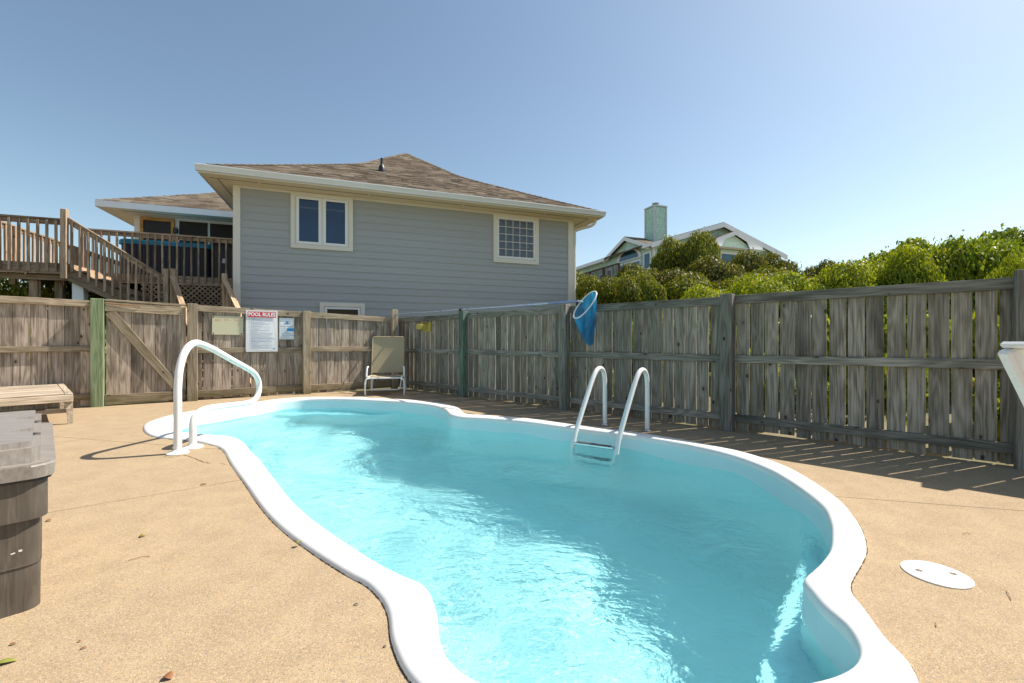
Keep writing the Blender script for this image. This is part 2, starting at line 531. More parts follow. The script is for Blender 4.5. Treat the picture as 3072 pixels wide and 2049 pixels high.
# scanline inside test
inside = np.zeros((len(xs), len(ys)), bool)
for iy, yv in enumerate(ys):
    cr = []
    for a, b in zip(poly, poly[1:] + poly[:1]):
        if (a[1] > yv) != (b[1] > yv):
            cr.append(a[0] + (b[0] - a[0]) * (yv - a[1]) / (b[1] - a[1]))
    cr.sort()
    for c0, c1 in zip(cr[::2], cr[1::2]):
        inside[(xs > c0) & (xs < c1), iy] = True
gx, gy = np.meshgrid(xs, ys, indexing='ij')
gp = np.stack([gx[inside], gy[inside]], 1)
bl = np.array([(q.x, q.y) for q in wloop])
allp = [Vector(q) for q in bl] + [Vector(q) for q in gp]
vs, es, fs, *_ = delaunay_2d_cdt(allp, [], [list(range(len(bl)))], 1, 1e-6)
va = np.array([(v.x, v.y) for v in vs])
hz = ripple(va[:, 0], va[:, 1]) + WATER_Z
nb = len(bl)
me = bpy.data.meshes.new('pool_water')
top = np.column_stack([va, hz])
# skirt and bottom so that the volume is closed: bottom lies under the basin floor
verts = [tuple(v) for v in top]
faces = [tuple(f) for f in fs]
key = {(round(v[0], 5), round(v[1], 5)): i for i, v in enumerate(verts)}
loop_ids = [key.get((round(q[0], 5), round(q[1], 5))) for q in bl]
base = len(verts)
verts += [(verts[i][0], verts[i][1], -2.4) for i in loop_ids]
for k in range(nb):
    a, b = loop_ids[k], loop_ids[(k + 1) % nb]
    faces.append((a, b, base + (k + 1) % nb, base + k))
faces.append(tuple(base + k for k in range(nb)))
me.from_pydata(verts, [], faces)
bm = bmesh.new(); bm.from_mesh(me); bmesh.ops.recalc_face_normals(bm, faces=bm.faces); bm.to_mesh(me); bm.free()
me.polygons.foreach_set('use_smooth', [True] * len(me.polygons))
water = put('pool_water', me, M_WATER)
tag(water, 'clear turquoise pool water rippling in the white rimmed pool', 'water', kind='structure')
for a, b, top in (((1.27, 2.09), (0.47, 1.16), -0.36), ((-3.02, 4.6), (-4.35, 7.95), -0.40), ((-2.70, 4.40), (-4.05, 8.10), -0.70), ((-4.1, 7.9), (-2.35, 7.9), -0.45)):
    step(a, b, top, -2.2)
sun_d.cycles.is_caustics_light = True
water.cycles.is_caustics_caster = True
for o in bpy.data.objects:
    if o.name.split('.')[0] in ('basin_wall', 'basin_floor', 'step'): o.cycles.is_caustics_receiver = True

# ---------------------------------------------------------------- ground and pool deck
def ring_sheet(name, corners, hole, z, mat):
    n, m = len(corners), len(hole)
    pts = [Vector(c) for c in corners] + [Vector((q[0], q[1])) for q in hole]
    ed = [(i, (i + 1) % n) for i in range(n)] + [(n + i, n + (i + 1) % m) for i in range(m)]
    vs, es, fs, *_ = delaunay_2d_cdt(pts, ed, [], 0, 1e-6)
    hp = [(q[0], q[1]) for q in hole]
    keep = []
    for f in fs:
        c = sum((vs[i] for i in f), Vector((0, 0))) / len(f)
        if not in_poly(c, hp) and in_poly(c, corners): keep.append(list(f))
    me = bpy.data.meshes.new(name)
    me.from_pydata([(v.x, v.y, z) for v in vs], [], keep)
    return me

t = NT('sandy soil with thin grass')
p = t.pos()
f = t.noise(p, 0.6, 6)
c = t.mix(t.ramp(f, [(0.4, (0, 0, 0)), (0.6, (1, 1, 1))]), (0.30, 0.25, 0.17), (0.09, 0.11, 0.04))
c = t.mix(t.noise(p, 40, 3), c, tuple(x for x in (0.16, 0.13, 0.08)))
M_SOIL = t.done(t.principled(c, 0.95, t.bump(t.noise(p, 30, 4), 0.5, 0.03), Specular_IOR_Level=0.1))

gm = ring_sheet('ground', [(-600, -400), (600, -400), (600, 1200), (-600, 1200)], offset_loop(OUT, SGN * 0.03), -0.06, M_SOIL)
g = put('ground', gm, M_SOIL)
tag(g, kind='structure')

# exposed aggregate concrete
t = NT('tan exposed aggregate concrete')
p = t.pos()
big = t.noise(p, 0.55, 5, 0.6)
med = t.noise(p, 5.0, 5, 0.62)
c = t.mix(t.ramp(big, [(0.3, (0, 0, 0)), (0.7, (1, 1, 1))]), (0.385, 0.283, 0.172), (0.345, 0.255, 0.156))
c = t.mix(t.ramp(med, [(0.38, (0.7,) * 3), (0.6, (0, 0, 0))]), c, (0.30, 0.22, 0.135))
v1 = t.n('ShaderNodeTexVoronoi', {'Scale': 260.0}, feature='F1')
t.link(p, v1.inputs['Vector'])
s1 = t.n('ShaderNodeSeparateColor'); t.link(v1.outputs['Color'], s1.inputs[0])
c = t.mix(t.math('MULTIPLY', t.math('GREATER_THAN', s1.outputs[0], 0.86), 0.75), c, (0.20, 0.16, 0.12))
c = t.mix(t.math('MULTIPLY', t.math('LESS_THAN', s1.outputs[1], 0.18), 0.6), c, (0.50, 0.39, 0.27))
v2 = t.n('ShaderNodeTexVoronoi', {'Scale': 120.0}, feature='F1')
t.link(p, v2.inputs['Vector'])
s2 = t.n('ShaderNodeSeparateColor'); t.link(v2.outputs['Color'], s2.inputs[0])
grey = t.math('MULTIPLY', t.math('GREATER_THAN', s2.outputs[2], 0.90), t.ramp(v2.outputs['Distance'], [(0.25, (0.75,) * 3), (0.4, (0, 0, 0))]))
c = t.mix(grey, c, (0.23, 0.20, 0.18))
h = t.math('ADD', v1.outputs['Distance'], t.math('MULTIPLY', t.noise(p, 60, 4), 0.8))
M_CONC = t.done(t.principled(c, 0.9, t.bump(h, 0.3, 0.003), Specular_IOR_Level=0.15))

deck = thing('pool_deck', None, None, (0, 3, 0))
tag(deck, 'tan exposed aggregate concrete deck round the pool', kind='structure')
DECK_OUT = [(-11.0, 5.3), (-11.0, -3.0), (10.5, -3.0), (10.5, -1.72), (-2.55, 10.25)]
dm = ring_sheet('slab', DECK_OUT, offset_loop(OUT, SGN * -0.003), 0.0, M_CONC)
bm = bmesh.new(); bm.from_mesh(dm)
for (ax, ay), (dx, dy) in (((-2.99, 2.80), (0.80, 0.636)), ((2.305, 3.098), (1.02, -0.262)), ((-1.9, 8.6), (0.62, 0.78))):
    nrm = Vector((-dy, dx, 0)).normalized()
    for s in (1, -1):
        bmesh.ops.bisect_plane(bm, geom=bm.verts[:] + bm.edges[:] + bm.faces[:], plane_co=Vector((ax, ay, 0)) + nrm * 0.0035 * s, plane_no=nrm)
    kill = [f for f in bm.faces if abs((f.calc_center_median() - Vector((ax, ay, 0))).dot(nrm)) < 0.0034]
    bmesh.ops.delete(bm, geom=kill, context='FACES')
# islands -> slabs
bm.faces.ensure_lookup_table()
seen = set()
for f0 in bm.faces:
    if f0.index in seen: continue
    st, isl = [f0], []
    seen.add(f0.index)
    while st:
        f = st.pop(); isl.append(f)
        for e in f.edges:
            for g2 in e.link_faces:
                if g2.index not in seen:
                    seen.add(g2.index); st.append(g2)
    area = sum(f.calc_area() for f in isl)
    if area < 0.02: continue
    b2 = bmesh.new()
    vm = {}
    for f in isl:
        b2.faces.new([vm.setdefault(v.index, None) or vm.__setitem__(v.index, b2.verts.new(v.co)) or vm[v.index] for v in f.verts])
    be = [e for e in b2.edges if len(e.link_faces) == 1]
    ex = bmesh.ops.extrude_edge_only(b2, edges=be)
    for v in ex['geom']:
        if isinstance(v, bmesh.types.BMVert): v.co.z -= 0.045
    put('slab', mesh_of(b2, 'slab'), M_CONC, deck)
bm.free()

# ---------------------------------------------------------------- fences
def line_at(p, d, s): return Vector((p[0] + d[0] * s, p[1] + d[1] * s, 0))

def fence_run(name, label, p, d, inward, posts, s_end, rails, mats, pitch, pw, post_w, heights, group='weathered plank fences round the pool', post_list=(), gap=0.012, z_bot=0.014, skip=None):
    """Plank fence: p start, d direction, inward normal towards the pool; pickets outside the rails, posts inside."""
    root = thing(name, label, 'fence', (p[0], p[1], 0), group)
    n3 = Vector((inward[0], inward[1], 0))
    off_r, off_p = -0.135, -0.164
    H = lambda s: heights[0] + (heights[1] - heights[0]) * s / s_end
    rp, rr = mats['picket'], mats['rail']
    s = 0.0
    while s < s_end - 0.03:
        w = pw * random.uniform(0.96, 1.03)
        w = min(w, s_end - s)
        q = line_at(p, d, s + w / 2) + n3 * (off_p + random.uniform(-0.003, 0.003))
        zt = H(s + w / 2) - 0.012 + random.uniform(-0.006, 0.004)
        tilt = random.uniform(-0.004, 0.004)
        board('picket', q + Vector((d[0] * -tilt, d[1] * -tilt, z_bot + random.uniform(-0.012, 0.012))), q + Vector((d[0] * tilt, d[1] * tilt, zt)), w, 0.019, n3, rp, root)
        s += w + max(0.003, random.gauss(gap, gap * 0.45))
    for k, (sa, sb) in enumerate(posts):
        for top0, wdt in rails:
            za = (H(sa) if top0 == 'top' else top0)
            zb = (H(sb) if top0 == 'top' else top0)
            a = line_at(p, d, sa) + n3 * off_r + Vector((0, 0, za - wdt / 2))
            b = line_at(p, d, sb) + n3 * off_r + Vector((0, 0, zb - wdt / 2))
            sag = random.uniform(-0.006, 0.006)
            board('rail', a + Vector((0, 0, sag)), b - Vector((0, 0, sag)), wdt, 0.038, n3, rr, root, 0.003)
    for s_, w_, z_, m_ in post_list:
        q = line_at(p, d, s_) + n3 * (-w_ / 2)
        bm = bmesh.new()
        add_box(bm, (0, 0, 0), (z_ + 0.05, w_, w_))
        bmesh.ops.bevel(bm, geom=bm.edges[:], offset=0.006, segments=1, affect='EDGES')
        mm, L = frame(q + Vector((0, 0, -0.05)), q + Vector((0, 0, z_)), n3)
        put('post', mesh_of(bm, 'post'), m_, root, mm)
    return root

# right run, shaded side to the pool
RF_P, RF_D = (-2.805, 10.288), (0.7386, -0.6741)
RF_N = (-0.6741, -0.7386)
def rf_s(x, y): return (x - RF_P[0]) * RF_D[0] + (y - RF_P[1]) * RF_D[1]
rs = [rf_s(-1.02, 8.66), rf_s(0.80, 7.0), rf_s(2.62, 5.35), rf_s(4.40, 3.72), rf_s(6.2, 2.08), rf_s(8.0, 0.44)]
mats = dict(picket=M_FENCE_GREY, rail=M_FENCE_GREY_RAIL)
seg = [(0.0, rs[0]), (rs[0], rs[1]), (rs[1], rs[2]), (rs[2], rs[3]), (rs[3], rs[4]), (rs[4], rs[5])]
fence_run('wooden_fence', 'long grey shaded plank fence behind the ladder on the right side of the pool', RF_P, RF_D, RF_N, seg, rs[5],
          [('top', 0.105), (0.935, 0.09), (0.20, 0.09)], mats, 0.155, 0.141, 0.14, (1.66, 1.675), gap=0.0155,
          post_list=[(rs[0], 0.14, 1.70, M_POST_TEAL), (rs[1], 0.14, 1.70, M_FENCE_GREY_RAIL), (rs[2], 0.14, 1.685, M_FENCE_GREY_RAIL),
                     (rs[3], 0.14, 1.72, M_FENCE_GREY_RAIL), (rs[4], 0.14, 1.70, M_FENCE_GREY_RAIL), (rs[5], 0.14, 1.7, M_FENCE_GREY_RAIL)])
# left side: plank fence, gate, plank fence with the signs
LF_P, LF_D = (-6.96, 7.32), (0.8339, 0.5519)
LF_N = (0.5519, -0.8339)
def lf_s(x, y): return (x - LF_P[0]) * LF_D[0] + (y - LF_P[1]) * LF_D[1]
matsw = dict(picket=M_FENCE_WARM, rail=M_FENCE_WARM_RAIL)
P_A = line_at(LF_P, LF_D, -3.6)
fence_run('wooden_fence', 'sunlit brown plank fence left of the green gate post', (P_A.x, P_A.y), LF_D, LF_N, [(0.0, 3.52)], 3.5,
          [('top', 0.108), (1.02, 0.092), (0.215, 0.10)], matsw, 0.195, 0.186, 0.16, (1.875, 1.795), gap=0.013,
          post_list=[(0.05, 0.14, 1.9, M_FENCE_WARM_RAIL)])
S_C, S_D, S_E = 1.294, 3.225, 5.08
P_C = line_at(LF_P, LF_D, S_C)
fence_run('wooden_fence', 'sunlit brown plank fence carrying the pool rules signs right of the gate', (P_C.x, P_C.y), LF_D, LF_N,
          [(0.07, S_D - S_C - 0.07), (S_D - S_C + 0.07, S_E - S_C + 0.1)], S_E - S_C + 0.12,
          [('top', 0.112), (0.985, 0.105), (0.185, 0.125)], matsw, 0.155, 0.146, 0.16, (1.785, 1.66), gap=0.0095,
          post_list=[(0.0, 0.155, 1.80, M_FENCE_WARM_RAIL), (S_D - S_C, 0.15, 1.735, M_FENCE_WARM_RAIL), (S_E - S_C + 0.02, 0.13, 1.84, M_FENCE_WARM_RAIL)])

# gate
gate = thing('fence_gate', 'closed brown plank gate with a diagonal brace beside the green post', 'gate', (LF_P[0], LF_P[1], 0))
n3 = Vector((LF_N[0], LF_N[1], 0))
def gp(s, z, o=0.0): return line_at(LF_P, LF_D, s) + n3 * o + Vector((0, 0, z))
s = 0.10
while s < 1.17:
    w = min(0.158 * random.uniform(0.97, 1.03), 1.19 - s)
    tp = 1.76 + (1.715 - 1.76) * s / 1.2
    board('picket', gp(s + w / 2, 0.03, -0.10), gp(s + w / 2, tp, -0.10), w, 0.019, n3, M_FENCE_WARM, gate)
    s += w + 0.007
board('rail', gp(0.09, 1.695, -0.072), gp(1.19, 1.655, -0.072), 0.15, 0.036, n3, M_FENCE_WARM_RAIL, gate, 0.003)
board('rail', gp(0.09, 0.115, -0.072), gp(1.19, 0.12, -0.072), 0.155, 0.036, n3, M_FENCE_WARM_RAIL, gate, 0.003)
board('cap_rail', gp(0.09, 1.805, -0.10), gp(1.20, 1.765, -0.10), 0.09, 0.035, Vector((0, 0, 1)), M_FENCE_WARM_RAIL, gate, 0.003)
board('brace', gp(0.155, 1.60, -0.070), gp(1.09, 0.22, -0.070), 0.14, 0.036, n3, M_FENCE_WARM_RAIL, gate, 0.003)
t = NT('rusty iron')
f = t.noise(t.coord(), 60, 4)
M_RUST = t.done(t.principled(t.mix(f, (0.16, 0.05, 0.015), (0.34, 0.13, 0.04)), 0.8, t.bump(f, 0.4, 0.002)))
tube('gate_hook', [gp(0.09, 1.752, -0.045), gp(0.30, 1.737, -0.04), gp(0.52, 1.72, -0.035), gp(0.545, 1.712, -0.04), gp(0.53, 1.700, -0.045)], 0.006, M_RUST, gate, 8)
# green post on which the gate hangs
bm = bmesh.new()
add_box(bm, (0, 0, 0), (1.87, 0.165, 0.15))
bmesh.ops.bevel(bm, geom=bm.edges[:], offset=0.006, segments=1, affect='EDGES')
mm, L = frame(gp(0, -0.05, -0.07), gp(0, 1.825, -0.07), n3)
gpo = put('gate_post', mesh_of(bm, 'gate_post'), M_POST_GREEN, None, mm)
tag(gpo, 'bright green stained square post between the gate and the left fence', 'post')

# ---------------------------------------------------------------- grey house (local axes: a along the front, b back, z up)
H0 = Vector((-6.65, 10.70, 0))
HU, HW = Vector((0.9397, 0.342, 0)), Vector((-0.342, 0.9397, 0))
MH = Matrix((HU, HW, Vector((0, 0, 1)))).transposed().to_4x4()
MH.translation = H0
def hp(a, b, z): return MH @ Vector((a, b, z))

def hbox(name, a0, a1, b0, b1, z0, z1, mat, parent, bev=0.0, tilt=None):
    m = MH @ Matrix.Translation(((a0 + a1) / 2, (b0 + b1) / 2, (z0 + z1) / 2))
    if tilt: m = m @ tilt
    return put(name, box_mesh(abs(a1 - a0), abs(b1 - b0), abs(z1 - z0), bev, name), mat, parent, m)

t = NT('blue grey lap siding paint')
p = t.coord()
f = t.noise(t.vmath('MULTIPLY', p, (1.0, 8, 8)), 3, 5)
c = t.mix(f, (0.36, 0.372, 0.375), (0.40, 0.412, 0.412))
b = t.math('ADD', t.math('MULTIPLY', t.rand(), 0.07), 0.965)
c = t.mix(1.0, c, t.n('ShaderNodeCombineColor', {0: b, 1: b, 2: b}).outputs[0], 'MULTIPLY')
M_SIDING = t.done(t.principled(c, 0.62, t.bump(t.noise(t.vmath('MULTIPLY', p, (4, 60, 60)), 1, 4), 0.15, 0.002), Specular_IOR_Level=0.25))

t = NT('asphalt shingle')
isl = t.n('ShaderNodeNewGeometry').outputs['Random Per Island']
r = t.math('FRACT', t.math('ADD', isl, t.math('MULTIPLY', t.rand(), 5.37)))
c = t.ramp(r, [(0.0, (0.105, 0.078, 0.055)), (0.35, (0.165, 0.125, 0.088)), (0.7, (0.205, 0.165, 0.12)), (1.0, (0.25, 0.215, 0.175))])
p = t.pos()
st = t.ramp(t.noise(p, 0.55, 5, 0.6), [(0.47, (0, 0, 0)), (0.66, (0.75,) * 3)])
c = t.mix(st, c, (0.085, 0.058, 0.045))
c = t.mix(t.math('MULTIPLY', t.noise(p, 240, 2), 0.35), c, (0.08, 0.07, 0.06))
M_SHINGLE = t.done(t.principled(c, 0.95, t.bump(t.noise(p, 180, 2), 0.5, 0.003), Specular_IOR_Level=0.1))

house = thing('house', 'grey clapboard house with brown hip roof behind the corner of the fence', 'house', hp(4.5, 5.4, 0))
HD = 10.8
M_BODY = simple('grey house side wall', (0.27, 0.295, 0.31), 0.6, 0.06, 3)
# core walls (front wall a little behind the planks)
bm = bmesh.new()
prism_bm(bm, [(-0.12, 0.02), (9.11, 0.02), (9.11, HD), (-0.12, HD)], -0.1, 4.93, MH)
put('wall', mesh_of(bm, 'wall'), M_BODY, house)
# siding planks: lap boards, lower edge proud
zj = [4.925] + [4.675 - 0.192 * k for k in range(26)]
pm = None
for k in range(26):
    z1, z0 = zj[k], zj[k + 1]
    bm = bmesh.new()
    for a_, (b0, zz) in ((0.0, (0, 0)),):
        prof = [(0.018, z1 + 0.004), (-0.001, z1 + 0.004), (-0.0165, z0), (-0.002, z0 + 0.004), (0.018, z0 + 0.004)]
        v0 = [bm.verts.new((0.0, q[0], q[1] - z0)) for q in prof]
        v1 = [bm.verts.new((8.96, q[0], q[1] - z0)) for q in prof]
        bm.faces.new(v0); bm.faces.new(list(reversed(v1)))
        for i in range(5): bm.faces.new((v0[i], v0[(i + 1) % 5], v1[(i + 1) % 5], v1[i]))
    put('siding_plank', mesh_of(bm, 'siding_plank'), M_SIDING, house, MH @ Matrix.Translation((-0.003, 0, z0)))
for a0, a1 in ((-0.155, 0.0), (8.95, 9.135)):
    hbox('corner_board', a0, a1, -0.036, 0.03, -0.1, 4.915, M_TRIM, house)
hbox('corner_board', -0.158, -0.12, 0.03, 0.14, -0.1, 4.915, M_TRIM, house)
hbox('frieze_board', 0.002, 8.948, -0.03, 0.0, 4.86, 4.918, M_TRIM, house)

M_PANE_REFLECTION = glass_pane('pale reflection painted on glass', (0.06, 0.085, 0.13))  # tone of the reflection band painted across the panes
def window(a0, a1, z0, z1, trim, parent, sashes, M_pane, bottom_trim=None, bb=0.0):
    """Trim frame round the opening with its sashes; sashes is a list of (a0, a1, z0, z1, pane inset)."""
    bt = bottom_trim or trim
    root = None
    bm = bmesh.new()
    y = bb
    for q in ((a0, a0 + trim, z0, z1), (a1 - trim, a1, z0, z1), (a0 + trim, a1 - trim, z1 - trim, z1), (a0 + trim, a1 - trim, z0, z0 + bt)):
        add_box(bm, ((q[0] + q[1]) / 2, y - 0.024, (q[2] + q[3]) / 2), (q[1] - q[0], 0.064, q[3] - q[2]), MH)
    root = put('window', mesh_of(bm, 'window'), M_TRIM, parent)
    # jamb liner
    bm = bmesh.new()
    add_box(bm, ((a0 + a1) / 2, y - 0.006, (z0 + z1) / 2), (a1 - a0 - 2 * trim, 0.03, z1 - z0 - 2 * trim), MH)
    put('jamb', mesh_of(bm, 'jamb'), M_TRIM, root)
    for (s0, s1, u0, u1, ins) in sashes:
        bm = bmesh.new()
        for q in ((s0, s0 + ins, u0, u1), (s1 - ins, s1, u0, u1), (s0 + ins, s1 - ins, u1 - ins, u1), (s0 + ins, s1 - ins, u0, u0 + ins)):
            add_box(bm, ((q[0] + q[1]) / 2, y - 0.025, (q[2] + q[3]) / 2), (q[1] - q[0], 0.024, q[3] - q[2]), MH)
        put('sash', mesh_of(bm, 'sash'), M_WHITE, root)
        hbox('pane', s0 + ins, s1 - ins, y - 0.026, y - 0.0195, u0 + ins, u1 - ins, M_pane, root)
        if u1 - u0 > 1.1:  # tall panes get a lighter strip standing for a reflection near the top
            hbox('painted_reflection', s0 + ins + 0.004, s1 - ins - 0.004, y - 0.0268, y - 0.0262, u1 - ins - 0.235, u1 - ins - 0.19, M_PANE_REFLECTION, root)
    return root

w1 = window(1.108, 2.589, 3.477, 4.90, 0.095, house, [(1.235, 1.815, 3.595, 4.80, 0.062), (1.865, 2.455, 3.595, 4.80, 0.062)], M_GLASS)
tag(w1, 'double casement window with two dark blue panes')
w2 = window(6.482, 7.935, 3.447, 4.90, 0.115, house, [], M_GLASS)
tag(w2, 'window of twenty-five square glass blocks')
t = NT('wavy glass block')
p = t.coord()
v = t.noise(t.vmath('MULTIPLY', p, (14, 14, 14)), 1, 3, 0.5, 2.0)
c = t.ramp(v, [(0.3, (0.03, 0.042, 0.06)), (0.55, (0.085, 0.11, 0.15)), (0.75, (0.17, 0.21, 0.26))])
M_BLOCK = t.done(t.principled(c, 0.12, t.bump(v, 0.8, 0.02), Specular_IOR_Level=0.7))
ga0, ga1, gz0, gz1 = 6.655, 7.765, 3.64, 4.745
cw, ch = (ga1 - ga0) / 5, (gz1 - gz0) / 5
for i in range(5):
    for j in range(5):
        hbox('glass_block', ga0 + i * cw + 0.011, ga0 + (i + 1) * cw - 0.011, -0.030, -0.019, gz0 + j * ch + 0.011, gz0 + (j + 1) * ch - 0.011, M_BLOCK, w2, 0.003)
bm = bmesh.new()
for q in ((6.60, ga0 - 0.004, 3.585, 4.80), (ga1 + 0.004, 7.82, 3.585, 4.80), (ga0 - 0.004, ga1 + 0.004, gz1 + 0.004, 4.80), (ga0 - 0.004, ga1 + 0.004, 3.585, gz0 - 0.004)):
    add_box(bm, ((q[0] + q[1]) / 2, -0.030, (q[2] + q[3]) / 2), (q[1] - q[0], 0.024, q[3] - q[2]), MH)
put('sash', mesh_of(bm, 'sash'), M_WHITE, w2)
w3 = window(1.781, 2.886, 0.95, 2.113, 0.10, house, [(1.90, 2.77, 1.06, 2.0, 0.055)], M_GLASS_BROWN)
tag(w3, 'low window with a brown dark pane just above the fence')

# roof: flared hip, profile of height against run
AC, BC, HX, HY = 4.56, 5.40, 5.26, 6.10
KS = [0.0, 0.2, 0.4, 0.56, 0.64, 0.70, 0.76, 0.85, 1.0]
ZS = [5.07, 5.665, 6.285, 6.785, 7.045, 7.265, 7.53, 7.925, 8.57]
def roof_z(k): return float(np.interp(k, KS, ZS))
def roof_pt(sx, sy, k, lift=0.0):
    return hp(AC + sx * HX * (1 - k), BC + sy * HY * (1 - k), roof_z(k) + lift)
bm = bmesh.new()
prev = None
ks = [0, 0.1, 0.2, 0.3, 0.4, 0.5, 0.56, 0.64, 0.70, 0.76, 0.85, 0.93, 0.998]
for k in ks:
    ring = [bm.verts.new(roof_pt(sx, sy, k)) for sx, sy in ((-1, -1), (1, -1), (1, 1), (-1, 1))]
    if prev:
        for i in range(4): bm.faces.new((prev[i], prev[(i + 1) % 4], ring[(i + 1) % 4], ring[i]))
    prev = ring
bm.faces.new(prev)
roof = put('roof', mesh_of(bm, 'roof'), M_SHINGLE, house)

def shingle_list(face_pt, run, kmax, exposure, width):
    """Shingles of one roof face as 8-corner wedges. face_pt(x in -1..1, k, lift) -> world point."""
    out = []
    k, row = 0.0, 0
    while k < kmax - 0.004:
        dz = (roof_z(min(k + 0.02, 1)) - roof_z(k)) / (0.02 * run)
        dk = exposure / math.sqrt(1 + dz * dz) / run
        k1 = min(k + dk, kmax)
        half = run_half * (1 - k)
        x = -half - random.uniform(0, width)
        while x < half:
            w = width * random.choice((0.5, 0.75, 1.0, 1.0, 1.25))
            xa, xb = max(x, -half), min(x + w - 0.004, half)
            if xb - xa > 0.03:
                th = random.choice((0.010, 0.010, 0.017))
                h1 = run_half * (1 - k1)
                ca, cb = max(xa, -h1), min(xb, h1)
                if cb > ca:
                    out.append((face_pt(xa, k, th), face_pt(xb, k, th), face_pt(cb, k1, 0.004), face_pt(ca, k1, 0.004),
                                face_pt(xa, k, 0.0), face_pt(xb, k, 0.0)))
            x += w
        k = k1
        row += 1
    return out
def shingle_mesh(items, name):
    vs, fs = [], []
    for q in items:
        b_ = len(vs)
        vs += [tuple(v) for v in q]
        fs += [(b_, b_ + 1, b_ + 2, b_ + 3), (b_ + 4, b_ + 5, b_ + 1, b_), (b_ + 4, b_, b_ + 3), (b_ + 5, b_ + 2, b_ + 1)]
    me = bpy.data.meshes.new(name)
    me.from_pydata(vs, [], fs)
    return me
def px_area(q):
    s = [(v.x / v.y * 1310, (v.z - 1.1) / v.y * 1310) for v in q[:4]]
    return abs(sum(s[i][0] * s[(i + 1) % 4][1] - s[(i + 1) % 4][0] * s[i][1] for i in range(4))) / 2
run_half = HX
front = shingle_list(lambda x, k, l: hp(AC + x, BC - HY * (1 - k), roof_z(k) + l), HY, 0.985, 0.145, 0.34)
front.sort(key=px_area, reverse=True)
for q in front[:300]:
    put('shingle', shingle_mesh([q], 'shingle'), M_SHINGLE, roof)
o = put('shingle_courses', shingle_mesh(front[300:], 'shingle_courses'), M_SHINGLE, roof)
tag(o, kind='stuff')
# hip caps
def hip_caps(sx, sy, k0, k1, parent, step=0.026):
    k = k0
    while k < k1:
        ka, kb = k, min(k + step * 1.12, 1.0)
        c0, c1 = roof_pt(sx, sy, ka, 0.030), roof_pt(sx, sy, kb, 0.018)
        hw = 0.15
        def side(c, kk, da, db, lift):
            a_, b_ = AC + sx * HX * (1 - kk), BC + sy * HY * (1 - kk)
            v = hp(a_ - sx * da, b_ - sy * db, 0)
            return v
        sl = (roof_z(min(ka + .02, 1)) - roof_z(ka)) / 0.02
        def drop(da, db, kk):   # point on the two faces beside the hip
            k_a = 1 - max(0.0, (HX * (1 - kk) - da)) / HX
            k_b = 1 - max(0.0, (HY * (1 - kk) - db)) / HY
            return hp(AC + sx * (HX * (1 - kk) - da), BC + sy * (HY * (1 - kk) - db), roof_z(min(k_a, k_b)) + 0.022)
        L0, L1 = drop(hw, 0, ka), drop(hw, 0, kb)
        R0, R1 = drop(0, hw, ka), drop(0, hw, kb)
        bm = bmesh.new()
        vv = [bm.verts.new(v) for v in (L0, c0, R0, L1, c1, R1)]
        dn = Vector((0, 0, -0.018))
        lo = [bm.verts.new(v + dn) for v in (L0, c0, R0)]
        bm.faces.new((vv[0], vv[1], vv[4], vv[3])); bm.faces.new((vv[1], vv[2], vv[5], vv[4]))
        bm.faces.new((lo[0], lo[1], vv[1], vv[0])); bm.faces.new((lo[1], lo[2], vv[2], vv[1]))
        put('hip_cap', mesh_of(bm, 'hip_cap'), M_SHINGLE, parent)
        k += step
hip_caps(-1, -1, 0.0, 0.985, roof)
hip_caps(1, -1, 0.0, 0.985, roof)
# eaves: soffit, fascia, gutter
E0a, E1a, E0b, E1b = AC - HX, AC + HX, BC - HY, BC + HY
bm = bmesh.new()
for q in ((E0a + 0.03, E1a - 0.03, E0b + 0.03, -0.03), (E0a + 0.03, -0.16, -0.03, E1b - 0.03), (9.14, E1a - 0.03, -0.03, E1b - 0.03)):
    add_box(bm, ((q[0] + q[1]) / 2, (q[2] + q[3]) / 2, 4.93), (q[1] - q[0], q[3] - q[2], 0.02), MH)
put('soffit', mesh_of(bm, 'soffit'), M_SOFFIT, house)
M_STRIP = simple('brown soffit vent strip', (0.24, 0.19, 0.12), 0.7)
hbox('soffit_vent', -0.55, E1a - 0.35, -0.385, -0.365, 4.912, 4.921, M_STRIP, house)
hbox('soffit_vent', -0.40, -0.38, -0.35, 8.0, 4.912, 4.921, M_STRIP, house)
hbox('soffit_vent', 9.45, 9.47, -0.35, 8.0, 4.912, 4.921, M_STRIP, house)
for a_ in (0.45, 2.95, 5.45, 7.95):
    hbox('soffit_batten', a_, a_ + 0.06, -0.66, -0.03, 4.905, 4.923, M_SOFFIT, house)
# fascia on all four sides
for nm, q in (('fascia', (E0a, E1a, E0b + 0.005, E0b + 0.03)), ('fascia', (E0a + 0.005, E0a + 0.03, E0b + 0.03, E1b)), ('fascia', (E1a - 0.03, E1a - 0.005, E0b + 0.03, E1b)), ('fascia', (E0a, E1a, E1b - 0.03, E1b - 0.005))):
    hbox(nm, *q, 4.905, 5.065, M_TRIM, house)
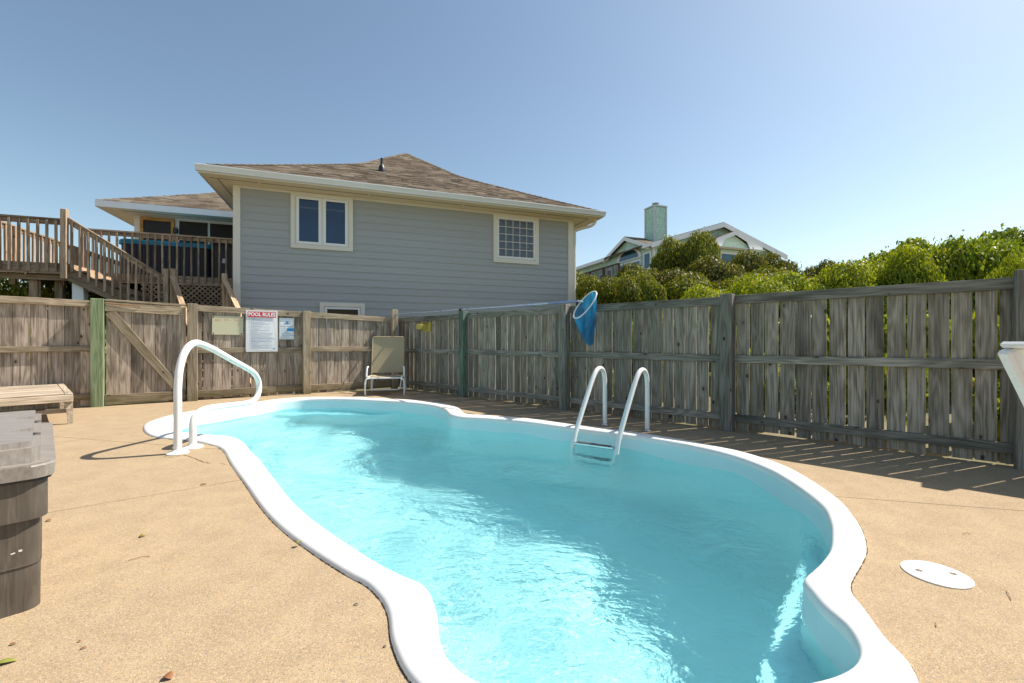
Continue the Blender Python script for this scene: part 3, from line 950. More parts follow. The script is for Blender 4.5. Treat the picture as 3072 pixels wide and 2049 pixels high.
# K-style gutter along the front
bm = bmesh.new()
gprof = [(E0b + 0.004, 5.068), (E0b - 0.10, 5.068), (E0b - 0.112, 5.06), (E0b - 0.11, 5.035), (E0b - 0.085, 5.0), (E0b - 0.07, 4.95), (E0b - 0.068, 4.935), (E0b + 0.004, 4.935)]
v0 = [bm.verts.new(hp(E0a - 0.02, q[0], q[1])) for q in gprof]
v1 = [bm.verts.new(hp(E1a + 0.02, q[0], q[1])) for q in gprof]
bm.faces.new(v0); bm.faces.new(list(reversed(v1)))
for i in range(len(v0)): bm.faces.new((v0[i], v0[(i + 1) % len(v0)], v1[(i + 1) % len(v0)], v1[i]))
gut = put('gutter', smooth_by_angle(mesh_of(bm, 'gutter'), 30), M_GUTTER, house)
hbox('gutter_joint', 4.98, 5.0, E0b - 0.114, E0b - 0.06, 4.932, 5.071, M_GUTTER, gut)
hbox('drip_edge', E0a - 0.015, E1a + 0.015, E0b - 0.05, E0b + 0.02, 5.071, 5.077, M_BLACK, house)
# downspout at the right corner
dpts = catmull([hp(9.70, -0.42, 4.93), hp(9.70, -0.40, 4.84), hp(9.60, -0.33, 4.72), hp(9.36, -0.14, 4.66), hp(9.215, 0.0, 4.60), hp(9.20, 0.02, 4.45)], 5)
dpts += [hp(9.20, 0.02, 3.0), hp(9.20, 0.02, 2.0), hp(9.20, 0.0, 1.95), hp(9.16, -0.08, 1.86), hp(9.05, -0.22, 1.80), hp(8.9, -0.3, 1.76)]
tube('downspout', dpts, 0.045, M_TRIM, house, 10)
hbox('meter_box', 8.45, 8.74, -0.075, -0.014, 1.72, 1.93, M_TRIM, house, 0.006)
# roof vent pipe
vp = hp(3.46, 2.30, roof_z(0.49))
lathe('vent_pipe', [(0.11, -0.06), (0.115, 0.02), (0.105, 0.10), (0.085, 0.17), (0.05, 0.21), (0.046, 0.23), (0.046, 0.42), (0.036, 0.43)], M_BLACK, house, vp, 18)

# ---- rear wing with the porch wall
WB = 3.76
WE0a, WEb = -4.15, 3.06
def wing_pt(da, db, z): return hp(WE0a + da, WEb + db, z)
bm = bmesh.new()
prism_bm(bm, [(-3.55, WB + 0.02), (-0.17, WB + 0.02), (-0.17, 9.5), (-3.55, 9.5)], -0.1, 4.9, MH)
put('wing_wall', mesh_of(bm, 'wing_wall'), M_TRIM, house)
# wing roof: hip on the left corner running into the main roof
bm = bmesh.new()
mm_ = [0, 1.0, 2.0, 3.4]
zz_ = [5.05, 5.56, 6.09, 6.86]
rows = []
for m_, z_ in zip(mm_, zz_):
    rows.append([bm.verts.new(hp(3.0 - 2.2, WEb + m_, z_)), bm.verts.new(hp(WE0a + m_, WEb + m_, z_)), bm.verts.new(hp(WE0a + m_, 11.0, z_))])
for r0, r1 in zip(rows, rows[1:]):
    bm.faces.new((r0[0], r0[1], r1[1], r1[0])); bm.faces.new((r0[1], r0[2], r1[2], r1[1]))
wr = put('wing_roof', mesh_of(bm, 'wing_roof'), M_SHINGLE, house)
# wing shingles
items = []
m_ = 0.0
while m_ < 2.6:
    m1 = m_ + 0.128
    za, zb = np.interp(m_, mm_, zz_), np.interp(m1, mm_, zz_)
    a_ = WE0a + m_
    while a_ < 0.4:
        w = 0.34 * random.choice((0.5, 0.75, 1.0, 1.25))
        th = random.choice((0.010, 0.010, 0.017))
        b_ = min(a_ + w - 0.004, 0.4)
        a2 = max(a_, WE0a + m1)
        if b_ > a2:
            items.append((hp(a_, WEb + m_, za + th), hp(b_, WEb + m_, za + th), hp(b_, WEb + m1, zb + .004), hp(a2, WEb + m1, zb + .004), hp(a_, WEb + m_, za), hp(b_, WEb + m_, za)))
        a_ += w
    m_ = m1
o = put('shingle_courses', shingle_mesh(items, 'shingle_courses'), M_SHINGLE, wr)
tag(o, kind='stuff')
hbox('wing_fascia', WE0a, 0.5, WEb - 0.02, WEb + 0.02, 4.87, 5.045, M_WHITE, house)
hbox('wing_fascia', WE0a - 0.02, WE0a + 0.02, WEb + 0.02, 10.9, 4.87, 5.045, M_WHITE, house)
bm = bmesh.new()
add_box(bm, ((WE0a + 0.4) / 2, (WEb + WB) / 2, 4.89), (0.4 - WE0a - 0.04, WB - WEb, 0.02), MH)
add_box(bm, ((WE0a + 0.02 - 3.55) / 2, (WB + 10.9) / 2, 4.89), (abs(-3.55 - WE0a) - 0.02, 10.9 - WB, 0.02), MH)
put('wing_soffit', mesh_of(bm, 'wing_soffit'), M_SOFFIT, house)
hbox('soffit_vent', -3.7, 0.3, 3.38, 3.40, 4.872, 4.881, M_STRIP, house)
# orange framed door, screens, lantern
M_ORANGE = wood('orange varnished door wood', (0.30, 0.13, 0.03), (0.45, 0.22, 0.06), (0.56, 0.30, 0.10), None, 0, 0)
bm = bmesh.new()
for q in ((-3.39, -3.31, 2.81, 4.83), (-2.62, -2.54, 2.81, 4.83), (-3.31, -2.62, 4.74, 4.83), (-3.31, -2.62, 2.81, 3.0)):
    add_box(bm, ((q[0] + q[1]) / 2, WB - 0.02, (q[2] + q[3]) / 2), (q[1] - q[0], 0.06, q[3] - q[2]), MH)
door = put('door', mesh_of(bm, 'door'), M_ORANGE, house)
tag(door, 'porch door with an orange wooden frame')
hbox('pane', -3.31, -2.62, WB - 0.012, WB - 0.004, 3.0, 4.74, M_GLASS_BROWN, door)
for a0, a1 in ((-2.42, -1.69), (-1.62, -0.75)):
    sc = hbox('screen_window', a0, a1, WB - 0.012, WB - 0.002, 3.2, 4.80, M_SCREEN, house)
hbox('wall_lantern', -2.55, -2.44, WB - 0.12, WB - 0.03, 4.40, 4.56, M_BLACK, house, 0.01)

# ---------------------------------------------------------------- raised porch deck, stairs and hot tub
ZF, ZL = 2.80, 1.70
porch = thing('porch_deck', 'raised brown wooden porch deck with baluster railings left of the grey house', 'deck', hp(-2.5, 1.3, 0))
def pbox(name, a0, a1, b0, b1, z0, z1, mat=None, parent=None, bev=0.0):
    return hbox(name, a0, a1, b0, b1, z0, z1, mat or M_DECKWOOD, parent or porch, bev)
def pboard(name, q0, q1, w, th, n, mat=None, parent=None, bev=0.0):
    return board(name, hp(*q0), hp(*q1), w, th, MH.to_3x3() @ Vector(n), mat or M_DECKWOOD, parent or porch, bev)
NB = (0, -1, 0)
# floor boards (across the view)
for k in range(18):
    b0 = 1.30 + k * 0.142
    if b0 < WB - 0.1:
        pboard('deck_board', (-4.75, b0 + 0.07, ZF - 0.018), (-0.17, b0 + 0.07, ZF - 0.018), 0.138, 0.034, (0, 0, 1))
for k in range(9):
    b0 = -0.04 + k * 0.142
    pboard('deck_board', (-4.75, b0 + 0.07, ZF - 0.018), (-3.24, b0 + 0.07, ZF - 0.018), 0.138, 0.034, (0, 0, 1))
for k in range(22):
    b0 = WB + 0.1 + k * 0.142
    pboard('deck_board', (-4.75, b0 + 0.07, ZF - 0.018), (-3.62, b0 + 0.07, ZF - 0.018), 0.138, 0.034, (0, 0, 1))
# rim boards
pbox('rim_board', -3.24, -0.17, 1.25, 1.29, ZF - 0.235, ZF - 0.002)
pbox('rim_board', -4.78, -3.24, -0.085, -0.045, ZF - 0.24, ZF - 0.002)
pbox('rim_board', -4.80, -4.76, -0.04, 7.0, ZF - 0.24, ZF - 0.002)
pbox('rim_board', -3.24, -3.20, -0.04, 1.25, ZF - 0.24, ZF - 0.036)
pbox('joist', -4.7, -3.3, 0.05, 0.09, ZF - 0.36, ZF - 0.242)
# railing: top rail, under rail, balusters
def rail_run(q0, q1, z0, z1, pitch, n, front, low0, top=True, b_low=0.0, mat=None):
    """Railing between plan points q0, q1 (a, b); z0, z1 top heights; balusters hang down to low0 below the top."""
    m_ = mat or M_DECKWOOD
    L = math.hypot(q1[0] - q0[0], q1[1] - q0[1])
    pboard('top_rail', (*q0, z0 - 0.02), (*q1, z1 - 0.02), 0.135, 0.038, (0, 0, 1), m_)
    o = (n[0] * 0.02, n[1] * 0.02)
    pboard('under_rail', (q0[0] + o[0], q0[1] + o[1], z0 - 0.09), (q1[0] + o[0], q1[1] + o[1], z1 - 0.09), 0.088, 0.036, (n[0], n[1], 0), m_)
    cnt = max(1, int(L / pitch))
    for k in range(cnt):
        f = (k + 0.5) / cnt
        a_, b_ = q0[0] + (q1[0] - q0[0]) * f, q0[1] + (q1[1] - q0[1]) * f
        zt = z0 + (z1 - z0) * f
        a_ += n[0] * 0.058; b_ += n[1] * 0.058
        lean = random.uniform(-0.004, 0.004)
        pboard('baluster', (a_ - lean, b_, zt - low0 + random.uniform(-.008, .008)), (a_ + lean, b_, zt - 0.05), 0.038, 0.038, (n[0], n[1], 0), m_)
rail_run((-3.62, 1.27), (-0.20, 1.27), 3.86, 3.86, 0.15, (0, -1), True, 1.24)
rail_run((-4.72, -0.065), (-3.35, -0.065), 3.76, 3.76, 0.142, (0, -1), True, 1.15)
rail_run((-4.75, 0.0), (-4.75, 6.6), 3.76, 3.76, 0.15, (1, 0), True, 1.12)
def post(a_, b_, z0, z1, w=0.09, mat=None, parent=None):
    bm = bmesh.new()
    add_box(bm, (0, 0, 0), (z1 - z0, w, w))
    bmesh.ops.bevel(bm, geom=bm.edges[:], offset=0.008, segments=1, affect='EDGES')
    m, L = frame(hp(a_, b_, z0), hp(a_, b_, z1), MH.to_3x3() @ Vector(NB))
    return put('post', mesh_of(bm, 'post'), mat or M_DECKWOOD, parent or porch, m)
post(-0.24, 1.215, 2.55, 3.82, 0.11)
post(-3.29, -0.115, 2.46, 3.97, 0.105)
post(-4.70, 0.95, 2.4, 3.74, 0.12)
post(-4.70, 3.2, 2.4, 3.74, 0.12)
post(-3.60, 1.22, 2.55, 3.82, 0.09)
# supports under the landing
post(-3.12, 0.10, 0.0, 2.42, 0.20, M_WHITE)
post(-3.95, 0.22, 0.0, 2.07, 0.21, M_DECKWOOD_PALE)
post(-3.95, 0.22, 2.07, 2.44, 0.14)
post(-3.62, 0.42, 0.0, 2.5, 0.14)
post(-2.0, 1.45, 0.0, 2.55, 0.14)
post(-0.5, 1.45, 0.0, 2.55, 0.14)
M_PORCH_SHADE = wood('under porch shade colour', (0.012, 0.009, 0.007), (0.022, 0.017, 0.013), (0.035, 0.027, 0.02), None, 0, 0)
# added boards, coloured near black to stand for the shade under the porch
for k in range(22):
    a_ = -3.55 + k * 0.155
    pbox('shade_board', a_, a_ + 0.147, 2.35, 2.37, 0.0, ZF - 0.04, M_PORCH_SHADE)
# lattice between lower landing and porch rim (front plane b = 1.24)
za, zb = ZL + 0.0, ZF - 0.245
def lattice(a0, a1, b_, z0, z1):
    pit, W = 0.125, 0.036
    h = z1 - z0
    for sgn, off in ((1, 0.0), (-1, 0.007)):
        c0 = a0 - h
        while c0 < a1 + h:
            # line a = c0 + sgn*(z-z0); clip to the panel
            za_, zb_ = z0, z1
            f = lambda z: (c0 + (z - z0)) if sgn > 0 else (c0 + h - (z - z0))
            pa, pb = (f(z0), z0), (f(z1), z1)
            if sgn < 0: pa, pb = (c0 + h, z0), (c0, z1)
            (x0, y0), (x1, y1) = pa, pb
            t0, t1 = 0.0, 1.0
            dx = x1 - x0
            for lim, s_ in ((a0, 1), (a1, -1)):
                if s_ * dx > 0: t0 = max(t0, (lim - x0) / dx) if s_ > 0 and dx > 0 or s_ < 0 and dx < 0 else t0
            ta, tb = (a0 - x0) / dx, (a1 - x0) / dx
            t0, t1 = max(0, min(ta, tb)), min(1, max(ta, tb))
            if t1 - t0 > 0.12:
                pboard('lattice_strip', (x0 + dx * t0, b_ + off, y0 + h * t0), (x0 + dx * t1, b_ + off, y0 + h * t1), W, 0.006, NB, M_DECKWOOD_PALE)
            c0 += pit
lattice(-2.45, -0.30, 1.262, 1.55, ZF - 0.25)
pbox('lattice_frame', -2.5, -0.26, 1.245, 1.285, 1.46, 1.55)

stair = thing('porch_stairs', 'brown wooden stairs with slanted baluster railing stepping down from the porch landing', 'stairs', hp(-2.3, 0.3, 0))
_p = porch
porch = stair
# first flight: landing -> lower landing along the house
A0, A1 = -3.20, -1.50
for k in range(6):
    f = (k + 0.5) / 6
    a_ = A0 + (A1 - A0) * f
    z_ = ZF - (ZF - ZL) * (k + 1) / 7
    pboard('tread', (a_, -0.02, z_), (a_, 0.98, z_), 0.27, 0.036, (0, 0, 1), None, stair)
    pboard('riser', (a_ - 0.135, 0.0, z_ + 0.08), (a_ - 0.135, 0.96, z_ + 0.08), 0.13, 0.02, (1, 0, 0), None, stair)
for b_ in (-0.06, 1.0):
    pboard('stringer', (A0 - 0.05, b_, ZF - 0.22), (A1 + 0.15, b_, ZL - 0.16), 0.27, 0.04, NB, None, stair)
rail_run((-3.235, -0.065), (-1.53, -0.065), 3.80, 2.62, 0.139, (0, -1), True, 1.15)
for a_ in (-1.75, -0.9, -0.35):
    pass
post(-1.47, -0.10, 0.9, 2.78, 0.10)
post(-1.335, -0.10, 0.9, 2.79, 0.10)
post(-0.315, -0.10, 0.9, 2.735, 0.10)
for k in range(8):
    b0 = -0.10 + k * 0.142
    pboard('deck_board', (-1.6, b0 + 0.07, ZL - 0.018), (-0.17, b0 + 0.07, ZL - 0.018), 0.138, 0.034, (0, 0, 1), None, stair)
pbox('rim_board', -1.55, -0.17, -0.16, -0.12, ZL - 0.24, ZL - 0.038, None, stair)
# second flight turns towards the gate
FD = Vector((0.4636, -0.886, 0))
FN = Vector((0.886, 0.4636, 0))
for k in range(9):
    f = (k + 0.5) / 9 * 2.15
    z_ = ZL - ZL * (k + 1) / 10
    c_ = Vector((-0.85, -0.20, 0)) + FD * f
    q0, q1 = c_ - FN * 0.50, c_ + FN * 0.50
    pboard('tread', (q0.x, q0.y, z_), (q1.x, q1.y, z_), 0.25, 0.036, (0, 0, 1), None, stair)
for a_ in (-1.335, -0.315):
    S0 = Vector((a_, -0.16, 0))
    S1 = S0 + FD * 2.1
    nn = (FN.x, FN.y, 0)
    pboard('stringer', (S0.x, S0.y, ZL - 0.14), (S1.x, S1.y, -0.02), 0.26, 0.04, nn, M_DECKWOOD_PALE, stair)
    pboard('hand_rail', (S0.x, S0.y, 2.61), (S1.x, S1.y, 2.61 - 1.5), 0.10, 0.038, (0, 0, 1), M_DECKWOOD_PALE, stair)
    pboard('under_rail', (S0.x, S0.y, 2.545), (S1.x, S1.y, 2.545 - 1.5), 0.088, 0.036, nn, M_DECKWOOD, stair)
    for k in range(13):
        q = S0 + FD * (0.12 + k * 0.15) - FN * 0.04
        zt = 2.58 - 1.5 * (0.12 + k * 0.15) / 2.1
        pboard('baluster', (q.x, q.y, zt - 0.95), (q.x, q.y, zt), 0.038, 0.038, nn, M_DECKWOOD_PALE, stair)
    e_ = S0 + FD * 2.15
    post(e_.x, e_.y, 0.0, 1.3, 0.09)
porch = _p

# hot tub on the porch
t = NT('dark ribbed hot tub cabinet')
x_ = t.n('ShaderNodeSeparateXYZ'); t.link(t.coord(), x_.inputs[0])
M_TUB = t.done(t.principled((0.028, 0.032, 0.045), 0.55))
M_COVER = simple('blue vinyl tub cover', (0.02, 0.27, 0.50), 0.38, 0.12, 4)
tub = thing('hot_tub', 'dark panelled hot tub with a blue vinyl cover on the porch deck', 'hot tub', hp(-2.0, 2.5, ZF))
def rounded_rect(a0, a1, b0, b1, r, n=6):
    out = []
    for cx, cy, st in ((a1 - r, b0 + r, -90), (a1 - r, b1 - r, 0), (a0 + r, b1 - r, 90), (a0 + r, b0 + r, 180)):
        for k in range(n + 1):
            a = R(st + 90 * k / n)
            out.append((cx + r * math.cos(a), cy + r * math.sin(a)))
    return out
bm = bmesh.new()
prism_bm(bm, rounded_rect(-3.0, -1.04, 1.50, 3.4, 0.16), ZF, 3.60, MH)
cab = put('cabinet', smooth_by_angle(mesh_of(bm, 'cabinet'), 30), M_TUB, tub)
for k in range(26):
    a_ = -2.82 + k * 0.063
    hbox('slat', a_, a_ + 0.054, 1.488, 1.503, ZF + 0.06, 3.56, M_TUB, cab, 0.004)
bm = bmesh.new()
prism_bm(bm, rounded_rect(-3.05, -0.99, 1.455, 3.45, 0.20), 3.60, 3.72, MH)
bmesh.ops.bevel(bm, geom=[e for e in bm.edges if all(abs(v.co.z - 3.72) < 1e-4 for v in e.verts)], offset=0.035, segments=3, affect='EDGES')
put('cover', smooth_by_angle(mesh_of(bm, 'cover'), 50), M_COVER, tub)
grill = thing('covered_grill', 'black covered appliance with a small white tag beside the hot tub', 'grill', hp(-0.72, 1.7, ZF))
bm = bmesh.new()
prism_bm(bm, rounded_rect(-0.955, -0.47, 1.45, 2.05, 0.06), ZF, 3.70, MH)
bmesh.ops.bevel(bm, geom=[e for e in bm.edges if all(abs(v.co.z - 3.70) < 1e-4 for v in e.verts)], offset=0.05, segments=2, affect='EDGES')
put('cover', smooth_by_angle(mesh_of(bm, 'cover'), 50), M_BLACK, grill)
hbox('tag', -0.73, -0.655, 1.438, 1.444, 3.22, 3.34, M_WHITE, grill, 0.001, Matrix.Rotation(R(12), 4, 'Y'))

# ---------------------------------------------------------------- mint shingled neighbour house, far right
NM = Matrix((HU, HW, Vector((0, 0, 1)))).transposed().to_4x4()
NM.translation = Vector((9.7, 30.0, 0))
def npt(a, b, z): return NM @ Vector((a, b, z))
t = NT('mint shingle siding')
isl = t.n('ShaderNodeNewGeometry').outputs['Random Per Island']
M_MINT = t.done(t.principled(t.ramp(isl, [(0, (0.46, 0.66, 0.55)), (0.6, (0.53, 0.73, 0.61)), (1, (0.60, 0.78, 0.67))]), 0.7, Specular_IOR_Level=0.2))
M_MINT_BACK = simple('mint wall behind shingles', (0.26, 0.42, 0.35), 0.8)
M_NTRIM = simple('white neighbour trim', (0.84, 0.84, 0.83), 0.5, 0.03)
M_NGLASS = glass_pane('blue far window glass', (0.03, 0.10, 0.16), 0.05)
M_BROWNRAIL = wood('dark brown far deck rail', (0.06, 0.035, 0.025), (0.11, 0.065, 0.045), (0.16, 0.10, 0.07), None, 0, 0)
nb = thing('house', 'mint green shingled house with a tall square chimney beyond the bushes', 'house', npt(5.7, 5, 0))
GW, GD = 11.5, 12.0            # gable end width, depth
ZE, ZA = 7.85, 9.62            # eave and apex heights
def nbox(name, a0, a1, b0, b1, z0, z1, mat, parent=None, tilt=None):
    m = NM @ Matrix.Translation(((a0 + a1) / 2, (b0 + b1) / 2, (z0 + z1) / 2))
    if tilt: m = m @ tilt
    return put(name, box_mesh(abs(a1 - a0), abs(b1 - b0), abs(z1 - z0), 0, name), mat, parent or nb, m)
# body
bm = bmesh.new()
ol = [(0, 0), (GW, 0), (GW, ZE), (GW / 2, ZA), (0, ZE)]
f0 = [bm.verts.new(npt(a, 0.03, z)) for a, z in ol]
f1 = [bm.verts.new(npt(a, GD, z)) for a, z in ol]
bm.faces.new(f0); bm.faces.new(list(reversed(f1)))
for i in range(5): bm.faces.new((f0[i], f0[(i + 1) % 5], f1[(i + 1) % 5], f1[i]))
put('wall', mesh_of(bm, 'wall'), M_MINT_BACK, nb)
# shingles on the gable end and the left face
def wall_shingles(P, width, z0, topf, exposure, w0, out_n, name):
    """P(x, z, lift) world point on the wall."""
    vs, fs = [], []
    z = z0
    while z < 12:
        x = -random.uniform(0, w0)
        anyrow = False
        while x < width:
            w = w0 * random.uniform(0.7, 1.3)
            xa, xb = max(0, x), min(width, x + w - 0.018)
            if xb > xa:
                zt = min(z + exposure + 0.01, min(topf(xa), topf(xb)))
                if zt > z + 0.03:
                    anyrow = True
                    j = random.uniform(-0.012, 0.012)
                    b_ = len(vs)
                    for (x_, z_, l_) in ((xa, z + j, .022), (xb, z + j, .022), (xb, zt, .006), (xa, zt, .006), (xa, z + j, 0), (xb, z + j, 0)):
                        vs.append(tuple(P(x_, z_, l_)))
                    fs += [(b_, b_ + 1, b_ + 2, b_ + 3), (b_ + 4, b_ + 5, b_ + 1, b_), (b_ + 4, b_, b_ + 3), (b_ + 5, b_ + 2, b_ + 1)]
            x += w
        z += exposure
        if not anyrow: break
    me = bpy.data.meshes.new(name)
    me.from_pydata(vs, [], fs)
    o = put(name, me, M_MINT, nb)
    return tag(o, kind='stuff')
gz = lambda x: ZE + (ZA - ZE) * (1 - abs(x - GW / 2) / (GW / 2))
wall_shingles(lambda x, z, l: npt(x, 0.025 - l, z), GW, 4.2, gz, 0.21, 0.24, None, 'wall_shingles')
# cross gable on the left face
CG, CH, CA = 2.9, 2.45, 8.78
lz = lambda x: max(ZE - 0.05, ZE + (CA - ZE) * (1 - abs(x - CG) / CH))
wall_shingles(lambda x, z, l: npt(-0.0 - l, x, z), 10.5, 4.2, lz, 0.21, 0.24, None, 'wall_shingles')
# main roof with rake boards
def slab_roof(name, quads, th, mat):
    bm = bmesh.new()
    for q in quads:
        lo = [bm.verts.new(npt(*p)) for p in q]
        hi = [bm.verts.new(npt(p[0], p[1], p[2] + th)) for p in q]
        bm.faces.new(list(reversed(lo))); bm.faces.new(hi)
        for i in range(4): bm.faces.new((lo[i], lo[(i + 1) % 4], hi[(i + 1) % 4], hi[i]))
    return put(name, mesh_of(bm, name), mat, nb)
OV = 0.55
sl = (ZA - ZE) / (GW / 2)
slab_roof('roof', [((-OV, -0.5, ZE - OV * sl), (GW / 2, -0.5, ZA), (GW / 2, GD, ZA), (-OV, GD, ZE - OV * sl)),
                   ((GW / 2, -0.5, ZA), (GW + OV, -0.5, ZE - OV * sl), (GW + OV, GD, ZE - OV * sl), (GW / 2, GD, ZA))], 0.10, M_SHINGLE)
for sgn in (-1, 1):
    e_ = (GW / 2 + sgn * (GW / 2 + OV), ZE - OV * sl)
    bm = bmesh.new()
    pts_ = [(GW / 2, ZA + 0.07), (e_[0], e_[1] + 0.07), (e_[0], e_[1] - 0.28), (GW / 2 + sgn * (GW / 2 - 0.9), ZE + 0.9 * sl - 0.30), (GW / 2, ZA - 0.27)]
    f0 = [bm.verts.new(npt(a, -0.56, z)) for a, z in pts_]
    f1 = [bm.verts.new(npt(a, -0.505, z)) for a, z in pts_]
    bm.faces.new(f0); bm.faces.new(list(reversed(f1)))
    for i in range(5): bm.faces.new((f0[i], f0[(i + 1) % 5], f1[(i + 1) % 5], f1[i]))
    put('rake_board', mesh_of(bm, 'rake_board'), M_NTRIM, nb)
nbox('corner_board', -0.03, 0.12, -0.03, 0.02, 4, ZE, M_NTRIM)
nbox('corner_board', GW - 0.12, GW + 0.03, -0.03, 0.02, 4, ZE, M_NTRIM)
nbox('eave_fascia', -OV - 0.03, -OV + 0.02, -0.5, 0.45, ZE - OV * sl - 0.15, ZE - OV * sl + 0.1, M_NTRIM)
nbox('eave_fascia', -OV - 0.03, -OV + 0.02, 5.35, 10.9, ZE - OV * sl - 0.15, ZE - OV * sl + 0.1, M_NTRIM)
nbox('eave_soffit', -OV + 0.02, -0.03, 5.35, 10.8, ZE - OV * sl - 0.1, ZE - OV * sl - 0.06, M_NTRIM)
# cross gable: projecting roof and curved rake board
bm = bmesh.new()
for sgn in (-1, 1):
    q = [(-0.32, CG, CA + 0.10), (-0.32, CG + sgn * (CH + 0.45), ZE - 0.16), (2.5, CG + sgn * (CH + 0.45), ZE - 0.16), (2.5, CG, CA + 0.10)]
    lo = [bm.verts.new(npt(*p)) for p in q]; hi = [bm.verts.new(npt(p[0], p[1], p[2] + 0.08)) for p in q]
    bm.faces.new(lo); bm.faces.new(hi)
    for i in range(4): bm.faces.new((lo[i], lo[(i + 1) % 4], hi[(i + 1) % 4], hi[i]))
put('cross_gable_roof', mesh_of(bm, 'cross_gable_roof'), M_SHINGLE, nb)
for sgn in (-1, 1):
    bm = bmesh.new()
    w_ = CH + 0.45
    zs_ = lambda f: CA + 0.14 - f * (CA + 0.10 - ZE + 0.16)
    pts_ = [(0, zs_(0)), (w_, zs_(1)), (w_, zs_(1) - 0.30), (w_ * 0.72, zs_(0.72) - 0.42), (w_ * 0.62, zs_(0.62) - 0.26), (0, zs_(0) - 0.28)]
    f0 = [bm.verts.new(npt(-0.38, CG + sgn * a, z)) for a, z in pts_]; f1 = [bm.verts.new(npt(-0.325, CG + sgn * a, z)) for a, z in pts_]
    bm.faces.new(f0); bm.faces.new(list(reversed(f1)))
    for i in range(len(pts_)): bm.faces.new((f0[i], f0[(i + 1) % len(pts_)], f1[(i + 1) % len(pts_)], f1[i]))
    put('rake_board', mesh_of(bm, 'rake_board'), M_NTRIM, nb)
# arched window with doors below
def arch(name, r_out, r_in, b, zc, mat, off):
    bm = bmesh.new()
    n = 16
    A = [(r_out * math.cos(math.pi * k / n), 0.55 * r_out * math.sin(math.pi * k / n)) for k in range(n + 1)]
    f0 = [bm.verts.new(npt(off, b + x, zc + z)) for x, z in A]
    f1 = [bm.verts.new(npt(off + 0.05, b + x, zc + z)) for x, z in A]
    bm.faces.new(f0); bm.faces.new(list(reversed(f1)))
    for i in range(n + 1): bm.faces.new((f0[i], f0[(i + 1) % (n + 1)], f1[(i + 1) % (n + 1)], f1[i]))
    return put(name, mesh_of(bm, name), mat, nb)
aw = arch('arched_window', 1.55, 0, 2.75, 7.15, M_NTRIM, -0.085)
arch('arched_pane', 1.2, 0, 2.75, 7.22, M_NGLASS, -0.10)
def nwin(a, b0, b1, z0, z1, face='left'):
    if face == 'left':
        w = nbox('window', a - 0.06, a, b0, b1, z0, z1, M_NTRIM)
        nbox('pane', a - 0.075, a - 0.061, b0 + 0.12, b1 - 0.12, z0 + 0.12, z1 - 0.12, M_NGLASS, w)
    else:
        w = nbox('window', b0, b1, a - 0.06, a, z0, z1, M_NTRIM)
        nbox('pane', b0 + 0.12, b1 - 0.12, a - 0.075, a - 0.061, z0 + 0.12, z1 - 0.12, M_NGLASS, w)
    return w
nwin(-0.03, 1.3, 2.7, 4.9, 7.0); nwin(-0.03, 2.8, 4.2, 4.9, 7.0)
nwin(-0.03, 0.15, 0.95, 6.1, 7.35); nwin(-0.03, 4.9, 5.7, 5.4, 6.9); nwin(-0.03, 6.0, 6.9, 5.4, 6.7)
# projecting bay on the gable end
B0a, B1a = 3.6, 7.9
bm = bmesh.new()
prism_bm(bm, [(4.35, -1.2), (7.35, -1.2), (7.9, 0.0), (3.8, 0.0)], 4.0, 7.55, NM)
f0 = [bm.verts.new(npt(*q)) for q in ((3.75, -1.19, 7.655), (7.95, -1.19, 7.655), (5.85, -1.19, 8.70))]
f1 = [bm.verts.new(npt(*q)) for q in ((3.75, 0.2, 7.655), (7.95, 0.2, 7.655), (5.85, 0.2, 8.70))]
bm.faces.new(f0); bm.faces.new(list(reversed(f1)))
for i in range(3): bm.faces.new((f0[i], f0[(i + 1) % 3], f1[(i + 1) % 3], f1[i]))
put('bay_wall', mesh_of(bm, 'bay_wall'), simple('mint bay wall', (0.60, 0.74, 0.60), 0.7, 0.04), nb)
bm = bmesh.new()
for sgn in (-1, 1):
    q = [(5.85, -1.45, 8.78), (5.85 + sgn * 2.5, -1.45, 7.83), (5.85 + sgn * 2.5, 0.6, 7.83), (5.85, 0.6, 8.78)]
    lo = [bm.verts.new(npt(*p)) for p in q]; hi = [bm.verts.new(npt(p[0], p[1], p[2] + 0.08)) for p in q]
    bm.faces.new(lo); bm.faces.new(hi)
    for i in range(4): bm.faces.new((lo[i], lo[(i + 1) % 4], hi[(i + 1) % 4], hi[i]))
put('bay_roof', mesh_of(bm, 'bay_roof'), M_SHINGLE, nb)
for sgn in (-1, 1):
    bm = bmesh.new()
    zs_ = lambda f: 8.84 - f * 0.95
    pts_ = [(0, zs_(0)), (2.5, zs_(1)), (2.5, zs_(1) - 0.22), (1.35, zs_(1) - 0.22), (1.2, zs_(1) + 0.02), (1.0, zs_(1) + 0.30), (0.75, zs_(1) + 0.40), (0, zs_(0) - 0.26)]
    f0 = [bm.verts.new(npt(5.85 + sgn * a, -1.51, z)) for a, z in pts_]; f1 = [bm.verts.new(npt(5.85 + sgn * a, -1.455, z)) for a, z in pts_]
    bm.faces.new(f0); bm.faces.new(list(reversed(f1)))
    for i in range(len(pts_)): bm.faces.new((f0[i], f0[(i + 1) % len(pts_)], f1[(i + 1) % len(pts_)], f1[i]))
    put('bay_rake_board', mesh_of(bm, 'bay_rake_board'), M_NTRIM, nb)
nbox('bay_soffit', 3.4, 8.3, -1.75, 0.0, 7.60, 7.64, M_NTRIM)
nwin(-1.205, 4.65, 7.05, 5.6, 7.35, 'front')
